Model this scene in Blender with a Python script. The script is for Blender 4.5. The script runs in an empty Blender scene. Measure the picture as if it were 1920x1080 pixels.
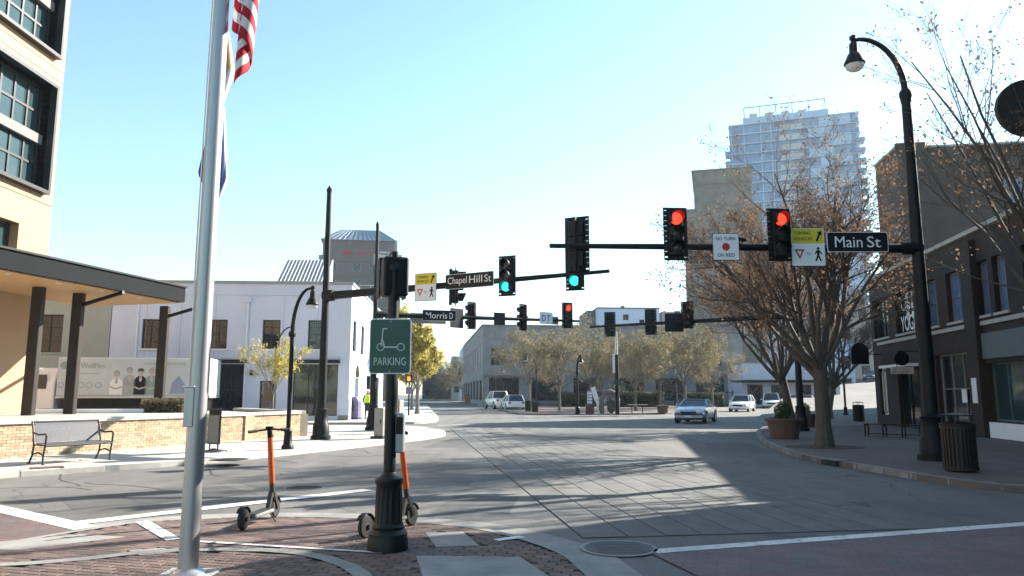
import bpy, bmesh, math, random
from mathutils import Vector, Matrix
R = math.radians
sc = bpy.context.scene
col = sc.collection
random.seed(7)

# ------------------------------------------------------------ camera, sky, sun, exposure
FPX = 1920 * 26.0 / 36.0
CH = 1.66
PITCH = math.atan(198.0 / FPX)
cam_d = bpy.data.cameras.new('camera'); cam_d.lens = 26.0; cam_d.sensor_width = 36.0
cam_d.clip_start = 0.1; cam_d.clip_end = 6000
cam = bpy.data.objects.new('camera', cam_d); col.objects.link(cam)
cam.location = (0, 0, CH); cam.rotation_euler = (math.pi/2 + PITCH, 0, 0)
sc.camera = cam

SUN_EL = 28.0
SUN_AZ = 57.0            # degrees from +Y towards +X
w = bpy.data.worlds.new('World'); sc.world = w; w.use_nodes = True
wn = w.node_tree; wn.nodes.clear()
wo = wn.nodes.new('ShaderNodeOutputWorld'); wb = wn.nodes.new('ShaderNodeBackground')
sky = wn.nodes.new('ShaderNodeTexSky'); sky.sky_type = 'NISHITA'; sky.sun_disc = False
sky.sun_elevation = R(SUN_EL); sky.sun_rotation = R(SUN_AZ)
sky.air_density = 1.2; sky.dust_density = 0.3; sky.ozone_density = 0.3; sky.altitude = 120
wb.inputs['Strength'].default_value = 0.073
tint = wn.nodes.new('ShaderNodeMix'); tint.data_type = 'RGBA'; tint.blend_type = 'MULTIPLY'; tint.inputs['Factor'].default_value = 1
tint.inputs['B'].default_value = (.86, 1.055, 1.06, 1)      # even white balance of the whole sky
wn.links.new(sky.outputs[0], tint.inputs['A']); wn.links.new(tint.outputs['Result'], wb.inputs['Color']); wn.links.new(wb.outputs[0], wo.inputs['Surface'])
sd = bpy.data.lights.new('sun', 'SUN'); sd.energy = 5.0; sd.angle = R(0.55); sd.color = (1.0, 0.93, 0.82)
sun = bpy.data.objects.new('sun', sd); col.objects.link(sun)
SV = Vector((math.sin(R(SUN_AZ))*math.cos(R(SUN_EL)), math.cos(R(SUN_AZ))*math.cos(R(SUN_EL)), math.sin(R(SUN_EL))))
sun.rotation_euler = (-SV).to_track_quat('-Z', 'Y').to_euler(); sun.location = SV * 100
vs = sc.view_settings
sc.display_settings.display_device = 'sRGB'
vs.view_transform = 'Standard'; vs.look = 'None'; vs.gamma = 1.0; vs.use_curve_mapping = False
vs.exposure = 1.9
sc.cycles.max_bounces = 6; sc.cycles.diffuse_bounces = 3; sc.cycles.glossy_bounces = 3
sc.cycles.transparent_max_bounces = 12; sc.cycles.sample_clamp_indirect = 8.0
sc.cycles.use_denoising = True
sc.cycles.volume_bounces = 0

# ------------------------------------------------------------ pixel -> place helpers
CP, SP = math.cos(PITCH), math.sin(PITCH)
CAM = Vector((0, 0, CH))
def ray(px, py):
    u = (px - 960) / FPX; v = (540 - py) / FPX
    return Vector((u, CP - v*SP, SP + v*CP))
def G(px, py, z=0.0):
    r = ray(px, py); return CAM + r * ((z - CH) / r.z)
def P(px, py, y):
    r = ray(px, py); return CAM + r * (y / r.y)
def topx(p):
    d = p[1]*CP + (p[2]-CH)*SP
    return 960 + FPX * p[0] / d
def on_line(a, b, px):
    """point of the segment line a-b seen in column px"""
    a, b = Vector(a), Vector(b); lo, hi = -3.0, 4.0
    g = lambda t: topx(a + (b-a)*t) - px
    ts = [i/200.0 for i in range(-100, 301)]
    best = min(ts, key=lambda t: abs(g(t)) if (a + (b-a)*t).y > 1 else 1e9)
    lo, hi = best-.01, best+.01
    for _ in range(30):
        m = (lo+hi)/2
        if g(lo)*g(m) <= 0: hi = m
        else: lo = m
    return a + (b-a)*lo

# ------------------------------------------------------------ materials
def mk(name, c, rough=.6, metal=0., var=.12, scale=3., bump=0., bscale=50., rand=0., island=0., emit=None, es=0., spec=.5,
       coat=0., trans=0., dirt=0., stretch=None, c2=None):
    m = bpy.data.materials.new(name); m.use_nodes = True
    nt = m.node_tree; N = nt.nodes; L = nt.links
    b = N['Principled BSDF']; b.inputs['Roughness'].default_value = rough; b.inputs['Metallic'].default_value = metal
    b.inputs['Specular IOR Level'].default_value = spec
    if coat: b.inputs['Coat Weight'].default_value = coat; b.inputs['Coat Roughness'].default_value = .08
    tc = N.new('ShaderNodeTexCoord'); vec = tc.outputs['Object']
    if stretch:
        mp = N.new('ShaderNodeMapping'); mp.inputs['Scale'].default_value = stretch; L.new(vec, mp.inputs['Vector']); vec = mp.outputs[0]
    n1 = N.new('ShaderNodeTexNoise'); n1.inputs['Scale'].default_value = scale; n1.inputs['Detail'].default_value = 6
    n1.inputs['Roughness'].default_value = .65; L.new(vec, n1.inputs['Vector'])
    mr = N.new('ShaderNodeMapRange'); mr.inputs['From Min'].default_value = .3; mr.inputs['From Max'].default_value = .7
    mr.inputs['To Min'].default_value = 1-var; mr.inputs['To Max'].default_value = 1+var; L.new(n1.outputs['Fac'], mr.inputs['Value'])
    fac = mr.outputs[0]
    def mul(a, src, amt):
        q = N.new('ShaderNodeMapRange'); q.inputs['To Min'].default_value = 1-amt; q.inputs['To Max'].default_value = 1+amt; L.new(src, q.inputs['Value'])
        t = N.new('ShaderNodeMath'); t.operation = 'MULTIPLY'; L.new(a, t.inputs[0]); L.new(q.outputs[0], t.inputs[1]); return t.outputs[0]
    rnd = None
    if rand: oi = N.new('ShaderNodeObjectInfo'); rnd = oi.outputs['Random']; fac = mul(fac, rnd, rand)
    if island: ge = N.new('ShaderNodeNewGeometry'); rnd = ge.outputs['Random Per Island']; fac = mul(fac, rnd, island)
    if dirt:
        n2 = N.new('ShaderNodeTexNoise'); n2.inputs['Scale'].default_value = scale*.23; n2.inputs['Detail'].default_value = 8; L.new(vec, n2.inputs['Vector'])
        fac = mul(fac, n2.outputs['Fac'], dirt)
    mx = N.new('ShaderNodeMix'); mx.data_type = 'RGBA'; mx.blend_type = 'MULTIPLY'; mx.inputs['Factor'].default_value = 1
    mx.inputs['A'].default_value = (*c, 1)
    if c2 and rnd is not None:
        cm = N.new('ShaderNodeMix'); cm.data_type = 'RGBA'; cm.inputs['A'].default_value = (*c, 1); cm.inputs['B'].default_value = (*c2, 1)
        t = N.new('ShaderNodeMath'); t.operation = 'FRACT'; t2 = N.new('ShaderNodeMath'); t2.operation = 'MULTIPLY'; t2.inputs[1].default_value = 7.31
        L.new(rnd, t2.inputs[0]); L.new(t2.outputs[0], t.inputs[0]); L.new(t.outputs[0], cm.inputs['Factor']); L.new(cm.outputs['Result'], mx.inputs['A'])
    L.new(fac, mx.inputs['B']); L.new(mx.outputs['Result'], b.inputs['Base Color'])
    if bump:
        n3 = N.new('ShaderNodeTexNoise'); n3.inputs['Scale'].default_value = bscale; n3.inputs['Detail'].default_value = 4; L.new(vec, n3.inputs['Vector'])
        bp = N.new('ShaderNodeBump'); bp.inputs['Strength'].default_value = bump; bp.inputs['Distance'].default_value = .02
        L.new(n3.outputs['Fac'], bp.inputs['Height']); L.new(bp.outputs[0], b.inputs['Normal'])
    if emit: b.inputs['Emission Color'].default_value = (*emit, 1); b.inputs['Emission Strength'].default_value = es
    if trans:
        tr = N.new('ShaderNodeBsdfTranslucent'); L.new(mx.outputs['Result'], tr.inputs['Color'])
        ms = N.new('ShaderNodeMixShader'); ms.inputs[0].default_value = trans
        L.new(b.outputs[0], ms.inputs[1]); L.new(tr.outputs[0], ms.inputs[2]); L.new(ms.outputs[0], N['Material Output'].inputs['Surface'])
    return m

def mk_brick(name, c1, c2, mortar, bw=.22, bh=.075, rough=.85, mw=.012):
    m = bpy.data.materials.new(name); m.use_nodes = True; nt = m.node_tree; N = nt.nodes; L = nt.links
    b = N['Principled BSDF']; b.inputs['Roughness'].default_value = rough
    tc = N.new('ShaderNodeTexCoord'); sp = N.new('ShaderNodeSeparateXYZ'); L.new(tc.outputs['Object'], sp.inputs[0])
    ad = N.new('ShaderNodeMath'); ad.operation = 'ADD'; L.new(sp.outputs[0], ad.inputs[0]); L.new(sp.outputs[1], ad.inputs[1])
    cb = N.new('ShaderNodeCombineXYZ'); L.new(ad.outputs[0], cb.inputs[0]); L.new(sp.outputs[2], cb.inputs[1])
    br = N.new('ShaderNodeTexBrick'); L.new(cb.outputs[0], br.inputs['Vector']); br.inputs['Scale'].default_value = 1
    br.inputs['Brick Width'].default_value = bw; br.inputs['Row Height'].default_value = bh; br.inputs['Mortar Size'].default_value = mw
    br.inputs['Color1'].default_value = (*c1, 1); br.inputs['Color2'].default_value = (*c2, 1); br.inputs['Mortar'].default_value = (*mortar, 1)
    n = N.new('ShaderNodeTexNoise'); n.inputs['Scale'].default_value = .7; n.inputs['Detail'].default_value = 7; L.new(tc.outputs['Object'], n.inputs['Vector'])
    mr = N.new('ShaderNodeMapRange'); mr.inputs['From Min'].default_value = .3; mr.inputs['From Max'].default_value = .7
    mr.inputs['To Min'].default_value = .75; mr.inputs['To Max'].default_value = 1.2; L.new(n.outputs['Fac'], mr.inputs['Value'])
    mx = N.new('ShaderNodeMix'); mx.data_type = 'RGBA'; mx.blend_type = 'MULTIPLY'; mx.inputs['Factor'].default_value = 1
    L.new(br.outputs['Color'], mx.inputs['A']); L.new(mr.outputs[0], mx.inputs['B']); L.new(mx.outputs['Result'], b.inputs['Base Color'])
    bp = N.new('ShaderNodeBump'); bp.inputs['Strength'].default_value = .5; bp.inputs['Distance'].default_value = .01
    bp.invert = True; L.new(br.outputs['Fac'], bp.inputs['Height']); L.new(bp.outputs[0], b.inputs['Normal'])
    return m

def mk_asphalt(name, c=(.132, .127, .120)):
    m = bpy.data.materials.new(name); m.use_nodes = True; nt = m.node_tree; N = nt.nodes; L = nt.links
    b = N['Principled BSDF']; b.inputs['Roughness'].default_value = .82; b.inputs['Specular IOR Level'].default_value = .35
    tc = N.new('ShaderNodeTexCoord'); mo = N.new('ShaderNodeMapping'); mo.inputs['Location'].default_value = (31.7, 12.3, 0); L.new(tc.outputs['Object'], mo.inputs['Vector']); v = mo.outputs[0]
    def noise(s, d, vec=None, r=.6):
        n = N.new('ShaderNodeTexNoise'); n.inputs['Scale'].default_value = s; n.inputs['Detail'].default_value = d
        n.inputs['Roughness'].default_value = r; L.new(vec or v, n.inputs['Vector']); return n.outputs['Fac']
    def rng(src, a, bb, lo, hi):
        q = N.new('ShaderNodeMapRange'); q.inputs['From Min'].default_value = a; q.inputs['From Max'].default_value = bb
        q.inputs['To Min'].default_value = lo; q.inputs['To Max'].default_value = hi; L.new(src, q.inputs['Value']); return q.outputs[0]
    def mul(a, bb):
        t = N.new('ShaderNodeMath'); t.operation = 'MULTIPLY'; L.new(a, t.inputs[0]); L.new(bb, t.inputs[1]); return t.outputs[0]
    mp = N.new('ShaderNodeMapping'); mp.inputs['Rotation'].default_value = (0, 0, R(8)); mp.inputs['Scale'].default_value = (1.2, .09, 1); L.new(v, mp.inputs['Vector'])
    f = mul(rng(noise(.16, 6), .35, .65, .86, 1.14), rng(noise(1.0, 6, mp.outputs[0]), .35, .65, .80, 1.16))
    f = mul(f, rng(noise(26, 3), .3, .7, .82, 1.18)); f = mul(f, rng(noise(160, 2), .3, .7, .8, 1.2))
    # crack network
    n0 = N.new('ShaderNodeTexNoise'); n0.inputs['Scale'].default_value = .8; n0.inputs['Detail'].default_value = 5; L.new(v, n0.inputs['Vector'])
    va = N.new('ShaderNodeVectorMath'); va.operation = 'ADD'; L.new(v, va.inputs[0]); L.new(n0.outputs['Color'], va.inputs[1])
    vo = N.new('ShaderNodeTexVoronoi'); vo.feature = 'DISTANCE_TO_EDGE'; vo.inputs['Scale'].default_value = .33; L.new(va.outputs[0], vo.inputs['Vector'])
    f = mul(f, rng(vo.outputs['Distance'], .0, .010, .58, 1.0))
    # oil spots
    f = mul(f, rng(noise(.55, 2), .64, .74, 1.0, .8))
    mx = N.new('ShaderNodeMix'); mx.data_type = 'RGBA'; mx.blend_type = 'MULTIPLY'; mx.inputs['Factor'].default_value = 1; mx.inputs['A'].default_value = (*c, 1)
    L.new(f, mx.inputs['B']); L.new(mx.outputs['Result'], b.inputs['Base Color'])
    bp = N.new('ShaderNodeBump'); bp.inputs['Strength'].default_value = .35; bp.inputs['Distance'].default_value = .012
    L.new(noise(90, 3), bp.inputs['Height']); L.new(bp.outputs[0], b.inputs['Normal'])
    return m

def mk_glass(name, c=(.015, .02, .024), rough=.06):
    m = mk(name, c, rough=rough, var=.25, scale=.6, spec=.7, bump=.02, bscale=1.2); return m

def mk_flag(name, kind):
    m = bpy.data.materials.new(name); m.use_nodes = True; nt = m.node_tree; N = nt.nodes; L = nt.links
    b = N['Principled BSDF']; b.inputs['Roughness'].default_value = .8
    uv = N.new('ShaderNodeUVMap'); uv.uv_map = 'uv'; sp = N.new('ShaderNodeSeparateXYZ'); L.new(uv.outputs[0], sp.inputs[0])
    def math_(op, a, bv):
        t = N.new('ShaderNodeMath'); t.operation = op
        if hasattr(a, 'links'): L.new(a, t.inputs[0])
        else: t.inputs[0].default_value = a
        if hasattr(bv, 'links'): L.new(bv, t.inputs[1])
        else: t.inputs[1].default_value = bv
        return t.outputs[0]
    def mix(f, A, B):
        q = N.new('ShaderNodeMix'); q.data_type = 'RGBA'; L.new(f, q.inputs['Factor'])
        for s, k in ((A, 'A'), (B, 'B')):
            if hasattr(s, 'links'): L.new(s, q.inputs[k])
            else: q.inputs[k].default_value = (*s, 1)
        return q.outputs['Result']
    if kind == 'stripes':
        s = math_('LESS_THAN', math_('FRACT', math_('MULTIPLY', sp.outputs[1], 6.5), 0), .5)
        c = mix(s, (.8, .78, .78), (.55, .02, .04))
        canton = math_('MULTIPLY', math_('LESS_THAN', sp.outputs[0], .4), math_('LESS_THAN', sp.outputs[1], .54))
        c = mix(canton, c, (.02, .03, .14))
    else:
        a = math_('LESS_THAN', sp.outputs[0], .36)
        c = mix(math_('GREATER_THAN', sp.outputs[1], .5), (.74, .60, .36), (.75, .75, .8)) if kind == 'gold' else mix(math_('LESS_THAN', math_('FRACT', math_('MULTIPLY', sp.outputs[0], 3.0), 0), .5), (.78, .79, .84), (.20, .28, .55))
    L.new(c, b.inputs['Base Color'])
    tr = N.new('ShaderNodeBsdfTranslucent'); L.new(c, tr.inputs['Color']); ms = N.new('ShaderNodeMixShader'); ms.inputs[0].default_value = .4
    L.new(b.outputs[0], ms.inputs[1]); L.new(tr.outputs[0], ms.inputs[2]); L.new(ms.outputs[0], N['Material Output'].inputs['Surface'])
    return m

def mk_worn(name, top, under, cover=.42, scale=7., rough=.75, brick=False):
    m = bpy.data.materials.new(name); m.use_nodes = True; nt = m.node_tree; N = nt.nodes; L = nt.links
    b = N['Principled BSDF']; b.inputs['Roughness'].default_value = rough
    tc = N.new('ShaderNodeTexCoord'); v = tc.outputs['Object']
    def noise(s_, d): n = N.new('ShaderNodeTexNoise'); n.inputs['Scale'].default_value = s_; n.inputs['Detail'].default_value = d; n.inputs['Roughness'].default_value = .7; L.new(v, n.inputs['Vector']); return n.outputs['Fac']
    def rng(src, a, bb, lo, hi): q = N.new('ShaderNodeMapRange'); q.inputs['From Min'].default_value = a; q.inputs['From Max'].default_value = bb; q.inputs['To Min'].default_value = lo; q.inputs['To Max'].default_value = hi; L.new(src, q.inputs['Value']); return q.outputs[0]
    def mul(a, bb): t = N.new('ShaderNodeMath'); t.operation = 'MULTIPLY'; L.new(a, t.inputs[0]); L.new(bb, t.inputs[1]); return t.outputs[0]
    wear = rng(noise(scale, 9), cover-.05, cover+.05, 0, 1)
    mx = N.new('ShaderNodeMix'); mx.data_type = 'RGBA'; L.new(wear, mx.inputs['Factor']); mx.inputs['A'].default_value = (*under, 1); mx.inputs['B'].default_value = (*top, 1)
    f = mul(rng(noise(.9, 6), .3, .7, .72, 1.2), rng(noise(40, 3), .3, .7, .85, 1.15))
    if brick:
        mp = N.new('ShaderNodeMapping'); mp.inputs['Rotation'].default_value = (0, 0, R(18)); L.new(v, mp.inputs['Vector'])
        br = N.new('ShaderNodeTexBrick'); L.new(mp.outputs[0], br.inputs['Vector']); br.inputs['Scale'].default_value = 1; br.inputs['Brick Width'].default_value = .21; br.inputs['Row Height'].default_value = .105; br.inputs['Mortar Size'].default_value = .008
        br.inputs['Color1'].default_value = (1, 1, 1, 1); br.inputs['Color2'].default_value = (.86, .86, .86, 1); br.inputs['Mortar'].default_value = (.7, .7, .7, 1); f = mul(f, br.outputs['Color'])
        bp = N.new('ShaderNodeBump'); bp.inputs['Strength'].default_value = .4; bp.inputs['Distance'].default_value = .006; bp.invert = True; L.new(br.outputs['Fac'], bp.inputs['Height']); L.new(bp.outputs[0], b.inputs['Normal'])
    m2 = N.new('ShaderNodeMix'); m2.data_type = 'RGBA'; m2.blend_type = 'MULTIPLY'; m2.inputs['Factor'].default_value = 1; L.new(mx.outputs['Result'], m2.inputs['A']); L.new(f, m2.inputs['B']); L.new(m2.outputs['Result'], b.inputs['Base Color'])
    return m

M = {}
M['asphalt'] = mk_asphalt('asphalt')
M['soil'] = mk('soil', (.10, .09, .07), .95, var=.3, scale=.4)
M['tar'] = mk('tar', (.018, .018, .02), .8)
M['patch'] = mk_asphalt('asphalt patch', (.092, .090, .087))
M['seal'] = mk('crack sealant', (.045, .044, .043), .6, var=.3, scale=6)
M['slab'] = mk('road slab concrete', (.108, .107, .102), .85, var=.22, scale=2.2, bump=.25, bscale=70, rand=.10, dirt=.25)
M['concrete'] = mk('concrete', (.36, .35, .32), .85, var=.14, scale=1.6, bump=.2, bscale=60, dirt=.3, rand=.05)
M['concrete_d'] = mk('worn concrete', (.23, .225, .21), .88, var=.2, scale=2.5, bump=.25, bscale=60, dirt=.35, rand=.06)
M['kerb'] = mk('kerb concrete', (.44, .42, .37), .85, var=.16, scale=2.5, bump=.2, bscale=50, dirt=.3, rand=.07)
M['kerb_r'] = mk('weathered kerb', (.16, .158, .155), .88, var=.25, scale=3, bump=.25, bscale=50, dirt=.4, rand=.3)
M['paver'] = mk('clay paver', (.150, .095, .078), .85, var=.22, scale=7, bump=.25, bscale=80, rand=.28, c2=(.105, .075, .068))
M['paver_i'] = mk('clay pavers', (.150, .095, .078), .85, var=.22, scale=7, bump=.25, bscale=80, island=.28, c2=(.105, .075, .068))
M['joint'] = mk('sand joint', (.10, .088, .075), .95, var=.25, scale=8)
M['brickwalk'] = mk('brick walk', (.105, .082, .075), .88, var=.22, scale=1.4, bump=.3, bscale=30, dirt=.3)
M['crosswalk'] = mk_worn('red stamped crosswalk', (.150, .098, .092), (.115, .105, .10), .44, 2.2, brick=True)
M['roadpaint'] = mk_worn('road paint', (.60, .60, .58), (.20, .195, .19), .40, 9)
M['iron'] = mk('cast iron', (.045, .042, .04), .6, .6, var=.3, scale=20)
M['bmetal'] = mk('black paint', (.005, .0056, .0062), .5, var=.3, scale=6, bump=.03, bscale=20, spec=.22)
M['gmetal'] = mk('dark green paint', (.006, .0095, .009), .46, var=.3, scale=5, spec=.3)
M['brnmetal'] = mk('bronze paint', (.024, .017, .013), .55, var=.25, scale=5, spec=.3)
M['greymetal'] = mk('grey metal', (.26, .27, .28), .45, .35, var=.14, scale=3)
M['alu'] = mk('brushed aluminium', (.38, .38, .39), .42, .7, var=.10, scale=2, stretch=(14, 14, .6))
M['steel'] = mk('galvanised steel', (.40, .41, .42), .42, .7, var=.15, scale=6)
M['white'] = mk('white paint', (.74, .74, .76), .6, var=.05, scale=1.5, dirt=.06)
M['whitewall'] = mk('white painted stucco', (.58, .62, .74), .75, var=.05, scale=.8, bump=.08, bscale=25, dirt=.10)
M['greywall'] = mk('grey green stucco', (.33, .35, .32), .8, var=.08, scale=.9, dirt=.1)
M['beige'] = mk('beige panel', (.375, .235, .13), .7, var=.06, scale=.8, dirt=.10)
M['blackframe'] = mk('black window frame', (.012, .013, .015), .45, var=.2)
M['glass'] = mk_glass('dark glass')
M['glass_b'] = mk_glass('blue glass', (.10, .18, .32), .12)
M['glass_t'] = mk_glass('teal glass', (.03, .055, .06), .07)
M['wood'] = mk('wood soffit', (.42, .25, .11), .6, var=.2, scale=3, stretch=(8, .5, 1))
M['canopy'] = mk('canopy fascia', (.010, .011, .013), .75, var=.1, scale=1, spec=.08)
M['wallbrick'] = mk('tan brick', (.335, .24, .155), .88, var=.16, scale=9, bump=.2, bscale=60, island=.24, c2=(.40, .305, .205))
M['mortar'] = mk('mortar', (.34, .29, .22), .95, var=.15, scale=5)
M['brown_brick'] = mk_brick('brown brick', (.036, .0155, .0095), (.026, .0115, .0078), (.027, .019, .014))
M['block_brick'] = mk_brick('weathered brick', (.060, .037, .029), (.046, .029, .023), (.05, .04, .033), .22, .075)
M['tan_brick'] = mk_brick('tan tower brick', (.21, .175, .145), (.185, .155, .13), (.21, .185, .16), .6, .25)
M['grey_brick'] = mk_brick('grey stone', (.24, .228, .226), (.21, .202, .203), (.19, .183, .185), 1.0, .45)
M['mauve_stone'] = mk('mauve stone', (.125, .106, .105), .8, var=.08, scale=.3, dirt=.12)
M['pinkstone'] = mk('pale stone', (.46, .40, .36), .8, var=.06, scale=.3)
M['stone'] = mk('pale sill stone', (.36, .34, .31), .8, var=.1, scale=3)
M['roofmetal'] = mk('blue grey roof metal', (.20, .25, .29), .4, .3, var=.1, scale=.6)
M['towerpanel'] = mk('tower panel', (.31, .41, .57), .5, var=.05, scale=.1)
M['towerconc'] = mk('tower terrace soffit', (.36, .37, .36), .7, var=.06, scale=.2)
M['signwhite'] = mk('sign white', (.70, .70, .72), .45, var=.04, scale=3)
M['signblack'] = mk('sign black', (.005, .005, .008), .5, var=.2, spec=.25)
M['signgreen'] = mk('sign green', (.003, .052, .040), .4, var=.10, scale=4)
M['signyellow'] = mk('sign yellow', (.60, .46, .02), .45, var=.08, scale=3)
M['signred'] = mk('sign red', (.40, .015, .02), .45, var=.08)
M['signblue'] = mk('sign blue', (.02, .06, .30), .45, var=.08)
M['legend'] = mk('pale green legend', (.42, .50, .46), .5, var=.1, scale=12)
M['red_on'] = mk('red lens lit', (.4, .0, .0), .3, emit=(1.0, .02, .01), es=1.7)
M['green_on'] = mk('green lens lit', (.0, .3, .25), .3, emit=(.02, .85, .72), es=.9)
M['lens_off'] = mk('lens unlit', (.035, .03, .025), .25, var=.2)
M['hand_on'] = mk('orange hand lit', (.5, .1, .0), .4, emit=(1.0, .16, .01), es=1.0)
M['lampglass'] = mk('frosted lamp glass', (.85, .86, .87), .5, var=.0, trans=.6)
M['orange'] = mk('orange scooter paint', (.52, .085, .016), .35, var=.08, coat=.3)
M['rubber'] = mk('black rubber', (.014, .014, .014), .75, var=.3, scale=12)
M['deck'] = mk('scooter deck grip', (.16, .16, .16), .8, var=.2, scale=20)
M['benchmetal'] = mk('bench metal', (.030, .029, .03), .5, .2, var=.2, scale=8)
M['mesh'] = mk('perforated steel', (.10, .10, .108), .45, .45, var=.2, scale=30)
M['silver'] = mk('silver car paint', (.22, .26, .36), .28, .5, var=.03, coat=.6)
M['carwhite'] = mk('white car paint', (.72, .73, .75), .3, var=.03, coat=.6)
M['cardark'] = mk('dark blue car paint', (.03, .035, .06), .3, .2, var=.05, coat=.6)
M['chrome'] = mk('chrome', (.55, .55, .56), .15, 1., var=.05)
M['headlamp'] = mk('headlamp', (.75, .76, .78), .12, var=.05, spec=.8)
M['taillamp'] = mk('tail lamp', (.35, .01, .01), .2, var=.05)
M['dumpster'] = mk('rusty orange skip paint', (.36, .10, .035), .7, var=.25, scale=3, dirt=.3)
M['terracotta'] = mk('terracotta', (.105, .062, .052), .8, var=.15, scale=3, dirt=.2)
M['purple'] = mk('purple wrap', (.09, .075, .15), .6, var=.3, scale=5)
M['bark'] = mk('bark', (.075, .062, .052), .9, var=.3, scale=9, bump=.5, bscale=30, stretch=(1, 1, .3))
M['bark_l'] = mk('grey bark', (.13, .115, .10), .9, var=.3, scale=9, bump=.4, bscale=30, stretch=(1, 1, .3))
M['twig'] = mk('twig', (.115, .085, .07), .9, var=.25, scale=4)
M['twig_l'] = mk('pale twig', (.24, .205, .165), .9, var=.25, scale=4)
M['leaf_brown'] = mk('dry brown leaf', (.24, .125, .056), .85, var=.15, island=.45, trans=.42, c2=(.15, .10, .066))
M['leaf_yellow'] = mk('yellow leaf', (.46, .37, .08), .75, var=.15, island=.4, trans=.5, c2=(.42, .38, .12))
M['leaf_pale'] = mk('pale olive leaf', (.205, .175, .088), .8, var=.15, island=.4, trans=.5, c2=(.175, .145, .095))
M['leaf_dark'] = mk('hedge leaf', (.045, .065, .022), .75, var=.2, island=.5, trans=.3, c2=(.09, .10, .03))
M['hivis'] = mk('hi vis yellow', (.55, .75, .03), .7, var=.1, emit=None)
M['cloth_d'] = mk('dark cloth', (.02, .022, .03), .85, var=.2)
M['skin'] = mk('skin', (.45, .27, .19), .6, var=.06)
M['truckprint'] = mk('truck wrap', (.46, .50, .52), .5, var=.12, scale=.5)
M['p_teal'] = mk('print teal', (.20, .28, .28), .5, var=.2)
M['p_grey'] = mk('print grey', (.29, .32, .33), .5, var=.2)
M['p_pink'] = mk('print pink', (.42, .33, .31), .5, var=.2)
M['p_blue'] = mk('print blue', (.22, .26, .36), .5, var=.2)
M['p_green'] = mk('print green', (.28, .34, .27), .5, var=.2)
M['poster'] = mk('window poster', (.42, .36, .31), .6, var=.35, scale=4)
M['mint'] = mk('pale teal panel', (.07, .105, .108), .6, var=.1)
M['hedgebase'] = mk('mulch', (.045, .032, .024), .95, var=.4, scale=10)
M['flag_us'] = mk_flag('striped flag', 'stripes')
M['flag_gold'] = mk_flag('gold and white flag', 'gold')
M['flag_blue'] = mk_flag('white and blue flag', 'blue')

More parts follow.
